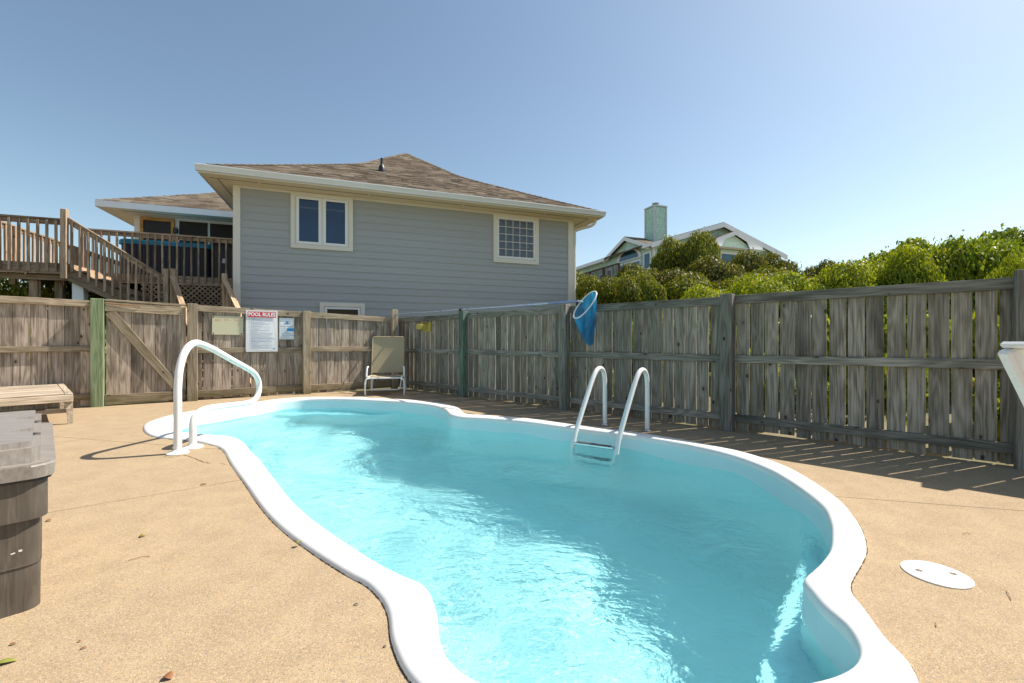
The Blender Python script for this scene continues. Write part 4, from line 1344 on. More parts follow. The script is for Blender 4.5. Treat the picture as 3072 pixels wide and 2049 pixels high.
# chimney with its own shingles and flue
ca0, cb0, cs = 1.35, 1.6, 1.05
bm = bmesh.new()
prism_bm(bm, [(ca0, cb0), (ca0 + cs, cb0), (ca0 + cs, cb0 + cs), (ca0, cb0 + cs)], 7.0, 11.1, NM)
chim = put('chimney', mesh_of(bm, 'chimney'), M_MINT_BACK, nb)
o = wall_shingles(lambda x, z, l: npt(ca0 + x, cb0 - 0.002 - l, z), cs, 7.6, lambda x: 11.0, 0.21, 0.24, None, 'chimney_shingles'); o.parent = chim; o.matrix_parent_inverse = wmat(chim).inverted()
o = wall_shingles(lambda x, z, l: npt(ca0 - 0.002 - l, cb0 + x, z), cs, 7.6, lambda x: 11.0, 0.21, 0.24, None, 'chimney_shingles'); o.parent = chim; o.matrix_parent_inverse = wmat(chim).inverted()
M_CTRIM = simple('pale grey chimney trim', (0.55, 0.60, 0.62), 0.5)
for (x, y) in ((ca0, cb0), (ca0 + cs, cb0), (ca0, cb0 + cs)):
    nbox('chimney_trim', x - 0.05, x + 0.05, y - 0.05, y + 0.05, 7.0, 11.02, M_CTRIM, chim)
nbox('chimney_cap', ca0 - 0.07, ca0 + cs + 0.07, cb0 - 0.07, cb0 + cs + 0.07, 11.02, 11.12, M_CTRIM, chim)
lathe('flue', [(0.17, 0), (0.17, 0.22), (0.24, 0.24), (0.26, 0.30), (0.1, 0.36)], simple('galvanised flue', (0.22, 0.22, 0.21), 0.5, metal=0.6), chim, npt(ca0 + 0.5, cb0 + 0.5, 11.1), 16)
# dark brown deck railing in front of the left face
for b in np.arange(0.6, 13.5, 0.16):
    pass
def nrail(q0, q1, z):
    board('deck_rail', npt(*q0, z), npt(*q1, z), 0.14, 0.06, Vector((0, 0, 1)), M_BROWNRAIL, nb)
    L = math.hypot(q1[0] - q0[0], q1[1] - q0[1])
    n_ = int(L / 0.16)
    bm = bmesh.new()
    for k in range(n_ + 1):
        f = k / n_
        q = npt(q0[0] + (q1[0] - q0[0]) * f, q0[1] + (q1[1] - q0[1]) * f, z - 0.5)
        w_ = 0.12 if k % 12 == 0 else 0.045
        add_box(bm, (0, 0, 0), (w_, w_, 0.95), Matrix.Translation(q))
    o = put('deck_balusters', mesh_of(bm, 'deck_balusters'), M_BROWNRAIL, nb)
    tag(o, kind='stuff')
nrail((-2.6, 0.2), (-2.6, 13.5), 6.35)
nbox('deck_floor', -2.6, -0.05, 0.2, 13.5, 5.25, 5.4, M_BROWNRAIL)

# ---------------------------------------------------------------- vegetation
def leaf_mat(name, base, tip, trans, gloss=0.35):
    t = NT(name)
    isl = t.n('ShaderNodeNewGeometry').outputs['Random Per Island']
    c = t.ramp(isl, [(0.0, base), (0.55, tuple((a + b) / 2 for a, b in zip(base, tip))), (0.93, tip), (1.0, (0.26, 0.17, 0.05))])
    big = t.noise(t.pos(), 1.1, 3)
    c = t.mix(t.ramp(big, [(0.35, (0, 0, 0)), (0.7, (0.6,) * 3)]), c, tip)
    pr = t.principled(c, gloss, Specular_IOR_Level=0.15)
    tr = t.n('ShaderNodeBsdfTranslucent')
    t.link(t.mix(1.0, c, (1.9, 1.75, 0.4), 'MULTIPLY'), tr.inputs[0])
    mx = t.n('ShaderNodeMixShader', {0: trans})
    t.link(pr, mx.inputs[1]); t.link(tr.outputs[0], mx.inputs[2])
    return t.done(mx.outputs[0])
M_LEAF_OLIVE = leaf_mat('olive shrub leaves', (0.04, 0.06, 0.010), (0.22, 0.24, 0.03), 0.26, 0.5)
M_LEAF_BRIGHT = leaf_mat('bright yellow green leaves', (0.075, 0.115, 0.010), (0.31, 0.36, 0.035), 0.30, 0.5)
M_LEAF_DARK = leaf_mat('dark glossy shrub leaves', (0.022, 0.036, 0.012), (0.15, 0.155, 0.03), 0.28, 0.5)
M_LEAF_VINE = leaf_mat('broad vine leaves', (0.04, 0.085, 0.010), (0.24, 0.31, 0.03), 0.28, 0.45)
M_BARK = simple('grey brown bark', (0.11, 0.085, 0.065), 0.9, 0.3, 12, bump=0.5)

def crown_mesh(name, seed, n, leaf, lobes, aspect=1.6, fill=0.30, squash=1.0, twigs=True):
    """Leaf quads spread over and inside an uneven cluster of lobes (unit size about 1)."""
    r = np.random.default_rng(seed)
    C = []
    for k in range(lobes):
        a = r.uniform(0, 2 * math.pi); d = 0.74 * math.sqrt(r.uniform(0, 1))
        zz = (0.12 + 0.78 * r.uniform(0, 1) ** 0.7) * (1 - 0.30 * d)
        C.append((d * math.cos(a), d * math.sin(a), zz, r.uniform(0.12, 0.30)))
    C = np.array(C)
    w = C[:, 3] ** 2; w /= w.sum()
    idx = r.choice(len(C), n, p=w)
    v = r.normal(size=(n, 3)); v /= np.linalg.norm(v, axis=1)[:, None]
    v[:, 2] = np.abs(v[:, 2]) * np.where(r.uniform(size=n) < 0.78, 1, -1)
    rad = C[idx, 3] * np.where(r.uniform(size=n) < fill, r.uniform(0.45, 0.95, n), r.normal(1.0, 0.045, n))
    wild = r.uniform(size=n) < 0.03
    rad = np.where(wild, rad * r.uniform(1.03, 1.22, n), rad)
    # sprays: clump leaves toward random twig directions
    bumps = r.normal(size=(lobes * 26, 3)); bumps /= np.linalg.norm(bumps, axis=1)[:, None]
    bi = r.integers(0, len(bumps), n)
    v = v * 0.62 + bumps[bi] * np.where((bumps[bi] * v).sum(1) > 0, 0.5, 0.0)[:, None]
    v /= np.linalg.norm(v, axis=1)[:, None]
    rad *= 1 + 0.09 * np.sin(bi * 12.9898)
    P = C[idx, :3] + v * rad[:, None] * np.array([1.15, 1.15, 0.62])
    P[:, :2] /= np.percentile(np.linalg.norm(P[:, :2], axis=1), 96)
    P[:, 2] -= np.percentile(P[:, 2], 2) - 0.08
    P[:, 2] /= np.percentile(P[:, 2], 99.5)
    nrm = v + r.normal(size=(n, 3)) * 0.62 + np.array([0, 0, 0.35]); nrm /= np.linalg.norm(nrm, axis=1)[:, None]
    t1 = np.cross(nrm, r.normal(size=(n, 3))); t1 /= np.linalg.norm(t1, axis=1)[:, None]
    t2 = np.cross(nrm, t1)
    s = leaf * r.uniform(0.6, 1.25, n)
    L, W = (t1 * (s * aspect * 0.5)[:, None]), (t2 * (s * 0.5)[:, None])
    bend = nrm * (s * 0.16)[:, None]
    V = np.empty((n, 4, 3))
    V[:, 0] = P - L; V[:, 1] = P + W + bend; V[:, 2] = P + L; V[:, 3] = P - W + bend
    me = bpy.data.meshes.new(name)
    me.vertices.add(n * 4); me.loops.add(n * 4); me.polygons.add(n)
    me.vertices.foreach_set('co', V.reshape(-1))
    me.loops.foreach_set('vertex_index', np.arange(n * 4, dtype=np.int32))
    me.polygons.foreach_set('loop_start', np.arange(0, n * 4, 4, dtype=np.int32))
    me.update(calc_edges=True)
    return me
def trunk_mesh(name, seed, h=0.75, stems=4):
    r = random.Random(seed)
    bm = bmesh.new()
    for k in range(stems):
        a = 2 * math.pi * k / stems + r.uniform(-.4, .4)
        p = [Vector((0.03 * math.cos(a), 0.03 * math.sin(a), -0.03))]
        d = r.uniform(0.18, 0.42)
        for j in range(1, 6):
            f = j / 5
            p.append(Vector((d * f * math.cos(a) + r.uniform(-.03, .03), d * f * math.sin(a) + r.uniform(-.03, .03), h * f)))
        tube_bm(bm, p, [0.026 * (1 - 0.75 * j / 5) for j in range(6)], 6)
        q = p[3]
        for _ in range(2):
            e = q + Vector((r.uniform(-.3, .3), r.uniform(-.3, .3), r.uniform(.15, .35)))
            tube_bm(bm, [q, (q + e) / 2 + Vector((0, 0, .03)), e], [0.012, 0.008, 0.004], 5)
    return mesh_of(bm, name, True)

CR = {}
def get_crown(kind, i):
    if (kind, i) in CR: return CR[(kind, i)]
    if kind == 'olive': m = crown_mesh('crown', 40 + i, 56000, 0.027, 34, 1.5); m.materials.append(M_LEAF_OLIVE)
    elif kind == 'bright': m = crown_mesh('crown', 60 + i, 56000, 0.028, 36, 1.45); m.materials.append(M_LEAF_BRIGHT)
    elif kind == 'dark': m = crown_mesh('crown', 80 + i, 56000, 0.026, 34, 1.5); m.materials.append(M_LEAF_DARK)
    elif kind == 'sparse': m = crown_mesh('crown', 120 + i, 2600, 0.034, 12, 2.0, 0.8); m.materials.append(M_LEAF_DARK)
    else: m = crown_mesh('crown', 100 + i, 50000, 0.034, 30, 1.15); m.materials.append(M_LEAF_VINE)
    CR[(kind, i)] = m
    return m
TR = [trunk_mesh('trunk', 3), trunk_mesh('trunk', 9)]
def bush(name, label, cat, group, x, y, rx, ry, h, kind, i=0, rz=None, z=0.0):
    root = thing(name, label, cat, (x, y, z), group)
    rz = random.uniform(0, 6.28) if rz is None else rz
    S = Matrix.Translation((x, y, z)) @ Matrix.Rotation(rz, 4, 'Z') @ Matrix.Diagonal((rx, ry, h, 1))
    put('crown', get_crown(kind, i), None, root, S)
    if len(TR[0].materials) == 0:
        for m in TR: m.materials.append(M_BARK)
    put('trunk', TR[i % 2], None, root, S)
    return root

GB = 'shrubs and bushes growing beyond the fence'
def at_px(px, Y): return (px - 1536) / 1310 * Y
def ztop(py, Y): return 1.1 + (1024.5 - py) * Y / 1310
def bpx(name, label, cat, px, py, Y, wpx, kind, i=0, deep=1.0):
    """Bush whose crown top shows at source pixel (px, py) when it stands Y metres off; wpx its half width."""
    rx = wpx * Y / 1310
    return bush(name, label, cat, GB, at_px(px, Y), Y, rx, rx * deep, ztop(py, Y - 0.45 * rx), kind, i)
bpx('shrub', 'yellow green shrub right beside the corner downspout of the grey house', 'shrub', 1845, 806, 14.5, 140, 'olive', 0)
bpx('shrub', 'small olive shrub between the house corner and the pool net', 'shrub', 1895, 830, 13.0, 110, 'olive', 1)
bpx('tree', 'tallest dark tree standing in front of the mint house below its chimney', 'tree', 2038, 702, 19.0, 110, 'olive', 1)
bpx('shrub', 'broad dark shrub to the left under the mint house deck', 'shrub', 1935, 795, 16.5, 130, 'dark', 0)
bpx('shrub', 'dark glossy shrub in the middle of the hedge below the tallest tree', 'shrub', 2110, 778, 15.5, 160, 'dark', 1)
bpx('shrub', 'broad olive bush in front of the bay window of the mint house', 'bush', 2215, 764, 17.5, 140, 'dark', 0)
bpx('shrub', 'bush with pale twigs right of the bay window of the mint house', 'bush', 2300, 770, 19.0, 115, 'dark', 1)
bpx('shrub', 'sparse twiggy shrub at the right foot of the mint house', 'shrub', 2370, 785, 18.5, 75, 'sparse', 0)
bpx('shrub', 'feathery sparse shrub against the sky right of the mint house', 'shrub', 2425, 815, 19.0, 60, 'sparse', 1)
bpx('shrub', 'low bright green bush just over the fence beside the tall middle fence post', 'bush', 2060, 868, 11.0, 150, 'bright', 0, 0.8)
bpx('shrub', 'bright green bush above the fence right of the tall middle fence post', 'bush', 2250, 835, 11.5, 170, 'bright', 1)
bpx('shrub', 'long yellow green bush between the sparse shrub and the dark round tree', 'bush', 2420, 822, 11.0, 170, 'bright', 0)
bpx('tree', 'distant dark round tree on the skyline right of the mint house', 'tree', 2480, 790, 24.0, 95, 'dark', 0)
bpx('shrub', 'yellow green vine covered bush before the big vine mounds', 'bush', 2570, 785, 8.6, 180, 'bright', 1)
bpx('shrub', 'low yellow bush with reddish leaves left below the big vine mounds', 'bush', 2690, 755, 8.4, 150, 'bright', 0)
bpx('vine_mound', 'first big rounded mound of broad green vine leaves', 'tree', 2835, 712, 9.2, 210, 'vine', 0)
bpx('vine_mound', 'tallest rounded vine mound at the right edge of the hedge', 'tree', 3035, 688, 9.6, 235, 'vine', 1)
bpx('shrub', 'yellow green bush climbing towards the first big vine mound', 'bush', 2745, 755, 9.0, 130, 'bright', 0)
bpx('vine_mound', 'vine mound joining the two tall ones behind the last fence panel', 'tree', 2940, 735, 8.6, 150, 'vine', 0)
bpx('shrub', 'dense green bush filling the hedge between the low bright bushes and the vine mounds', 'bush', 2640, 800, 10.2, 200, 'vine', 1)
bpx('shrub', 'dark green bush closing the hedge behind the feathery sparse shrub', 'bush', 2360, 815, 14.0, 190, 'dark', 1)
bpx('shrub', 'dull green bush low in the hedge under the bay window of the mint house', 'bush', 2190, 806, 13.5, 190, 'olive', 0)
bpx('shrub', 'olive bush closing the hedge under the middle of the mint house', 'bush', 1990, 815, 14.0, 170, 'olive', 1)
bpx('shrub', 'bright sunlit bush at the far right just above the last fence post', 'bush', 3070, 780, 6.0, 100, 'bright', 1)
# low growth close behind the fences, seen through the gaps
def undergrowth(name, label, centres, seed):
    base = crown_mesh('leaves', seed, 5200, 0.062, 8, 1.5)
    co = np.empty(len(base.vertices) * 3); base.vertices.foreach_get('co', co); co = co.reshape(-1, 3)
    parts_ = []
    for k, (x, y, r_, h_) in enumerate(centres):
        a = k * 1.9
        c_, s_ = math.cos(a), math.sin(a)
        q = np.column_stack([(co[:, 0] * c_ - co[:, 1] * s_) * r_ + x, (co[:, 0] * s_ + co[:, 1] * c_) * r_ + y, co[:, 2] * h_])
        parts_.append(q)
    V = np.concatenate(parts_)
    n = len(V) // 4
    me = bpy.data.meshes.new(name)
    me.vertices.add(n * 4); me.loops.add(n * 4); me.polygons.add(n)
    me.vertices.foreach_set('co', V.reshape(-1)); me.loops.foreach_set('vertex_index', np.arange(n * 4, dtype=np.int32))
    me.polygons.foreach_set('loop_start', np.arange(0, n * 4, 4, dtype=np.int32)); me.update(calc_edges=True)
    bpy.data.meshes.remove(base)
    return tag(put(name, me, M_LEAF_BRIGHT), label, 'undergrowth', kind='stuff')
cs_ = []
for k, s in enumerate(np.arange(0.6, 11.5, 0.9)):
    q = line_at(RF_P, RF_D, s); o_ = 1.35 + 0.15 * math.sin(k * 2.1)
    cs_.append((q.x - RF_N[0] * o_, q.y - RF_N[1] * o_, 0.72, 1.15 if s < 4.5 else 1.4))
undergrowth('undergrowth', 'leafy green undergrowth close behind the right fence, seen through its gaps', cs_, 201)
cs_ = []
for k, s in enumerate((-3.4, -2.5, -1.6, -0.7)):
    q = line_at(LF_P, LF_D, s)
    cs_.append((q.x - LF_N[0] * 1.4, q.y - LF_N[1] * 1.4, 0.8, 1.45))
undergrowth('undergrowth', 'leafy green undergrowth close behind the fence left of the green post', cs_, 202)
# left side
bush('shrub', 'yellow and orange leaved shrub under the porch landing at the left edge', 'shrub', GB, -11.9, 11.4, 2.0, 1.6, 2.75, 'olive', 0)
# arching bramble stem against the sky
tube('stem', [Vector((6.95, 9.4, 2.55)), Vector((7.05, 9.4, 2.72)), Vector((7.25, 9.4, 2.83)), Vector((7.5, 9.4, 2.84)), Vector((7.75, 9.4, 2.79))], 0.0035, M_BARK, None, 5)
o = bpy.data.objects['stem']; o.name = 'bramble_stem'; tag(o, 'thin arching bramble stem against the sky above the yellow bush', 'stem')

# ---------------------------------------------------------------- pool fittings
def bend_path(pts, rad, n=7):
    """Polyline with its corners rounded to the given radius."""
    pts = [Vector(p) for p in pts]
    out = [pts[0]]
    for a, b, c in zip(pts, pts[1:], pts[2:]):
        u, v = (a - b), (c - b)
        d = min(rad, u.length * 0.48, v.length * 0.48)
        p0, p1 = b + u.normalized() * d, b + v.normalized() * d
        for k in range(n + 1):
            t_ = k / n
            out.append(p0 * (1 - t_) ** 2 + b * 2 * t_ * (1 - t_) + p1 * t_ ** 2)
    out.append(pts[-1])
    return out

# figure-four hand rail at the far steps
HRP, HRD = Vector((-3.286, 4.292, 0)), Vector((-0.080, 0.9968, 0))
def hr(s, z): return HRP + HRD * s + Vector((0, 0, z))
rail = thing('pool_handrail', 'white bent tube hand rail on the deck by the far left pool steps', 'hand rail', HRP)
pth = [hr(0.0, -0.02), hr(0.0, 0.45)] + catmull([hr(0.0, 0.62), hr(0.02, 0.80), hr(0.075, 0.95), hr(0.16, 1.045), hr(0.27, 1.085), hr(0.40, 1.065), hr(0.58, 1.015)], 5) + \
      catmull([hr(1.02, 0.855), hr(1.28, 0.765), hr(1.47, 0.685), hr(1.585, 0.58), hr(1.61, 0.47), hr(1.555, 0.365), hr(1.42, 0.315), hr(1.22, 0.315)], 5) + \
      catmull([hr(0.62, 0.362), hr(0.46, 0.368), hr(0.345, 0.355), hr(0.265, 0.31), hr(0.232, 0.23), hr(0.23, 0.12)], 5) + [hr(0.23, -0.02)]
tube('rail_tube', pth, 0.0345, M_WHITE_PLASTIC, rail, 18)
for s_ in (0.0, 0.23):
    lathe('flange', [(0.092, 0.0), (0.094, 0.008), (0.085, 0.018), (0.05, 0.026), (0.04, 0.04)], M_WHITE_PLASTIC, rail, hr(s_, 0.0), 26)

# three tread ladder on the right wall
ladder = thing('pool_ladder', 'white two rail pool ladder with steel treads on the right pool wall', 'ladder', (1.2, 5.3, 0))
def ladder_rail(base, entry):
    b, e = Vector((*base, 0)), Vector((*entry, 0))
    d = (e - b); L = d.length; d.normalize()
    def q(s, z): return b + d * (s * L) + Vector((0, 0, z))
    pts_ = [q(0, -0.02), q(0, 0.40)] + catmull([q(0.0, 0.52), q(0.015, 0.64), q(0.07, 0.725), q(0.16, 0.755), q(0.26, 0.735), q(0.36, 0.665), q(0.46, 0.56)], 5) + \
           catmull([q(0.74, 0.22), q(0.84, 0.09), q(0.93, -0.03), q(0.985, -0.16), q(1.0, -0.30)], 5) + [q(1.0, -0.7), q(1.0, -1.15)]
    return pts_, q
entries = []
for base, entry in (((1.219, 5.73), (0.715, 5.185)), ((1.667, 5.38), (1.165, 4.90))):
    pts_, q = ladder_rail(base, entry)
    r_ = tube('rail', pts_, 0.029, M_WHITE_PLASTIC, ladder, 16)
    lathe('flange', [(0.062, 0.0), (0.063, 0.01), (0.05, 0.02), (0.032, 0.026)], M_CHROME, r_, (*base, 0.001), 22)
    entries.append(q)
for z_ in (-0.10, -0.38, -0.64):
    a, b = entries[0](1.0 - (0.012 if z_ > -0.2 else 0), z_), entries[1](1.0 - (0.012 if z_ > -0.2 else 0), z_)
    n_ = (b - a).cross(Vector((0, 0, 1))).normalized()
    bm = bmesh.new()
    mm, L = frame(a, b, Vector((0, 0, 1)))
    add_box(bm, (0, 0, 0), (L - 0.045, 0.075, 0.028), mm)
    bmesh.ops.bevel(bm, geom=bm.edges[:], offset=0.006, segments=1, affect='EDGES')
    tr = put('tread', mesh_of(bm, 'tread'), M_CHROME, ladder)
    bm = bmesh.new()
    add_box(bm, (0, 0, 0.0155), (L - 0.12, 0.06, 0.004), mm)
    put('grip_pad', mesh_of(bm, 'grip_pad'), simple('dark rubber grip', (0.03, 0.035, 0.035), 0.7), tr)

# skimmer lid in the deck
LC = Vector((2.002, 2.062, 0))
lid = thing('skimmer_cover', 'round white plastic skimmer cover set in the concrete on the right', 'lid', LC)
lathe('rim', [(0.126, 0.0005), (0.126, 0.006), (0.120, 0.009), (0.119, 0.004)], M_WHITE_PLASTIC, lid, LC, 48)
t = NT('white scuffed lid plastic')
p = t.coord()
c = t.mix(t.ramp(t.noise(t.vmath('MULTIPLY', p, (8, 60, 1)), 1, 4), [(0.45, (0, 0, 0)), (0.75, (0.5,) * 3)]), (0.80, 0.78, 0.77), (0.62, 0.58, 0.56))
M_LID = t.done(t.principled(c, 0.45))
cv = lathe('cover', [(0.117, 0.001), (0.117, 0.0085), (0.112, 0.011), (0.02, 0.0115)], M_LID, lid, LC, 48)
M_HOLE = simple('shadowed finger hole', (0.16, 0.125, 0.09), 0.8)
la = R(-14)
for s_ in (-1, 1):
    bm = bmesh.new()
    c0, s0 = math.cos(la), math.sin(la)
    outl = [(-0.013, -0.012), (0.010, -0.014), (0.015, 0.004), (0.006, 0.013), (-0.013, 0.010)]
    m_ = Matrix.Translation(LC + Vector((c0 * 0.068 * s_, s0 * 0.068 * s_, 0))) @ Matrix.Rotation(la + (math.pi if s_ > 0 else 0), 4, 'Z')
    prism_bm(bm, outl, 0.0095, 0.0122, m_)
    put('finger_hole', mesh_of(bm, 'finger_hole'), M_HOLE, lid)
for s_ in (-0.104, -0.026, 0.026, 0.104):
    lathe('screw', [(0.0035, 0.009), (0.0035, 0.0128)], simple('grey screw', (0.3, 0.3, 0.3), 0.5), lid, LC + Vector((math.cos(la) * s_, math.sin(la) * s_, 0)), 8)

# ---------------------------------------------------------------- storage box
BX = Vector((-1.955, 1.81, 0))
BL, BW = Vector((-0.731, 0.682, 0)), Vector((-0.682, -0.731, 0))
MB = Matrix((BL, BW, Vector((0, 0, 1)))).transposed().to_4x4(); MB.translation = BX
t = NT('brushed brown resin')
p = t.coord()
g_ = t.noise(t.vmath('MULTIPLY', p, (3, 3, 70)), 1, 4, 0.6, 0.8)
g2 = t.noise(t.vmath('MULTIPLY', p, (120, 6, 6)), 1, 3, 0.6, 0.5)
f = t.math('ADD', t.math('MULTIPLY', g2, 0.6), t.math('MULTIPLY', t.noise(p, 5, 4), 0.4))
c = t.ramp(f, [(0.3, (0.055, 0.045, 0.036)), (0.55, (0.10, 0.084, 0.068)), (0.75, (0.165, 0.14, 0.115))])
M_RESIN = t.done(t.principled(c, 0.5, t.bump(f, 0.35, 0.003), Specular_IOR_Level=0.35))
t = NT('brushed taupe resin lid')
p = t.coord()
f = t.noise(t.vmath('MULTIPLY', p, (5, 90, 30)), 1, 4, 0.6, 0.4)
c = t.ramp(f, [(0.3, (0.19, 0.168, 0.15)), (0.6, (0.255, 0.228, 0.205)), (0.8, (0.31, 0.28, 0.255))])
M_RESIN_LID = t.done(t.principled(c, 0.45, t.bump(f, 0.25, 0.002), Specular_IOR_Level=0.4))
sbox = thing('storage_box', 'large dark brown resin storage box with a taupe ribbed lid at the left edge', 'storage box', MB @ Vector((0.6, 0.35, 0)))
LB, WBX = 1.22, 0.66
def bprism(name, x0, x1, y0, y1, z0, z1, r, mat, parent, taper=0.0, bev=0.0):
    bm = bmesh.new()
    o1 = rounded_rect(x0 + taper, x1 - taper, y0 + taper, y1 - taper, r, 5)
    o2 = rounded_rect(x0, x1, y0, y1, r, 5)
    lo = [bm.verts.new(MB @ Vector((q[0], q[1], z0))) for q in o1]
    hi = [bm.verts.new(MB @ Vector((q[0], q[1], z1))) for q in o2]
    bm.faces.new(list(reversed(lo))); bm.faces.new(hi)
    n = len(lo)
    for i in range(n): bm.faces.new((lo[i], lo[(i + 1) % n], hi[(i + 1) % n], hi[i]))
    if bev:
        ht = {v for v in hi}
        bmesh.ops.bevel(bm, geom=[e for e in bm.edges if e.verts[0] in ht and e.verts[1] in ht], offset=bev, segments=3, affect='EDGES')
    return put(name, smooth_by_angle(mesh_of(bm, name), 45), mat, parent)
body = bprism('body', 0.0, LB, 0.0, WBX, 0.0, 0.46, 0.05, M_RESIN, sbox, 0.0)
bprism('collar', -0.022, LB + 0.022, -0.022, WBX + 0.022, 0.375, 0.535, 0.06, M_RESIN, body)
bprism('groove', -0.004, LB + 0.004, -0.004, WBX + 0.004, 0.185, 0.19, 0.05, M_RESIN, body)
lidp = bprism('lid', -0.05, LB + 0.05, -0.045, WBX + 0.045, 0.545, 0.605, 0.07, M_RESIN_LID, sbox, 0.004, 0.012)
# raised crown of the lid, notched over the two latches
ol = [(-0.012, 0.03), (0.02, 0.0), (0.325, 0.0), (0.33, 0.115), (0.395, 0.115), (0.40, 0.0), (0.80, 0.0), (0.805, 0.115), (0.87, 0.115), (0.875, 0.0), (LB - 0.02, 0.0), (LB + 0.012, 0.03), (LB + 0.012, WBX - 0.01), (-0.012, WBX - 0.01)]
bm = bmesh.new()
lo = [bm.verts.new(MB @ Vector((q[0], q[1], 0.60))) for q in ol]
hi = [bm.verts.new(MB @ Vector((q[0], q[1], 0.69))) for q in ol]
bm.faces.new(list(reversed(lo))); bm.faces.new(hi)
for i in range(len(ol)): bm.faces.new((lo[i], lo[(i + 1) % len(ol)], hi[(i + 1) % len(ol)], hi[i]))
hs = set(hi)
bmesh.ops.bevel(bm, geom=[e for e in bm.edges if e.verts[0] in hs and e.verts[1] in hs], offset=0.024, segments=4, affect='EDGES')
put('lid_crown', smooth_by_angle(mesh_of(bm, 'lid_crown'), 50), M_RESIN_LID, lidp)
for x0, x1 in ((0.335, 0.39), (0.81, 0.865)):
    bprism('latch', x0 + 0.008, x1 - 0.008, 0.035, 0.10, 0.6, 0.65, 0.01, M_RESIN_LID, sbox, 0, 0.005)
    bprism('latch_slot', x0 + 0.002, x1 - 0.002, 0.004, 0.03, 0.6, 0.609, 0.004, M_BLACK, lidp)
# seam of the two lid leaves
M_SEAM = simple('dark seam', (0.03, 0.026, 0.022), 0.8)
o = put('seam', box_mesh(LB + 0.05, 0.003, 0.0012), M_SEAM, lidp, MB @ Matrix.Translation((LB / 2, 0.36, 0.6902)))
bprism('shadow_gap', -0.035, LB + 0.035, -0.033, WBX + 0.033, 0.533, 0.547, 0.06, M_BLACK, sbox)
bmw = bmesh.new()
M_SCUFF = simple('white paint scuff', (0.62, 0.61, 0.58), 0.7)
for (u, z, w_, h_, an) in ((0.205, 0.235, 0.030, 0.008, 0.3), (0.055, 0.252, 0.010, 0.008, 0), (0.075, 0.247, 0.012, 0.005, -0.2)):
    add_box(bmw, (0, 0, 0), (0.0015, w_, h_), MB @ Matrix.Translation((-0.0005, u, z)) @ Matrix.Rotation(an, 4, 'X'))
put('scuff', mesh_of(bmw, 'scuff'), M_SCUFF, body)

# ---------------------------------------------------------------- wooden chaise lounge behind the box
CX = Vector((-5.87, 5.84, 0))
CL, CWd = Vector((-0.745, 0.667, 0)), Vector((-0.80, -0.60, 0)).normalized()
CWd = Vector((-0.667, -0.745, 0))
MC = Matrix((CL, CWd, Vector((0, 0, 1)))).transposed().to_4x4(); MC.translation = CX
chaise = thing('wooden_lounger', 'flat weathered teak lounger with cross slats and curved legs by the left fence', 'lounger', MC @ Vector((1, 0.35, 0)))
LCH, WCH = 2.05, 0.80
def cb(name, x0, x1, y0, y1, z0, z1, mat=M_TEAK, bev=0.004, par=None):
    sx, sy = abs(x1 - x0), abs(y1 - y0)
    c = Vector(((x0 + x1) / 2, (y0 + y1) / 2, (z0 + z1) / 2))
    if sy > sx:
        m = MC @ Matrix.Translation(c) @ Matrix.Rotation(R(90), 4, 'Z')
        me = box_mesh(sy, sx, z1 - z0, bev, name)
    else:
        m = MC @ Matrix.Translation(c); me = box_mesh(sx, sy, z1 - z0, bev, name)
    return put(name, me, mat, par or chaise, m)
cb('side_rail', 0, LCH, 0, 0.028, 0.30, 0.392)
cb('side_rail', 0, LCH, WCH - 0.028, WCH, 0.30, 0.392)
cb('end_rail', -0.028, -0.001, 0, WCH, 0.30, 0.392)
cb('end_rail', LCH + 0.001, LCH + 0.028, 0, WCH, 0.30, 0.392)
cb('top_border', 0.0, LCH, 0.0, 0.075, 0.393, 0.408)
k = 0
x = 0.0
while x < LCH - 0.05:
    cb('slat', x, x + 0.062, 0.08, WCH, 0.393, 0.408, M_TEAK, 0.002)
    x += 0.069
for x0 in (0.05, LCH - 0.12):
    for y0 in (0.0, WCH - 0.045):
        bm = bmesh.new()
        pr_ = [(0.0, 0.30), (0.085, 0.30), (0.06, 0.16), (0.048, 0.0), (-0.0, 0.0)]
        f0 = [bm.verts.new(MC @ Vector((y0 - 0.001 if False else x0 - 0.05 + 0.0, y0, 0))) for _ in ()]
        a_ = [bm.verts.new(MC @ Vector((x0 - 0.045, y0 + (q[0] if y0 < 0.1 else 0.045 - q[0]), q[1]))) for q in pr_]
        b_ = [bm.verts.new(MC @ Vector((x0 + 0.0, y0 + (q[0] if y0 < 0.1 else 0.045 - q[0]), q[1]))) for q in pr_]
        bm.faces.new(a_); bm.faces.new(list(reversed(b_)))
        for i in range(5): bm.faces.new((a_[i], a_[(i + 1) % 5], b_[(i + 1) % 5], b_[i]))
        put('leg', mesh_of(bm, 'leg'), M_TEAK, chaise)
cb('stretcher', 0.05, 0.085, 0.05, WCH - 0.05, 0.15, 0.20)

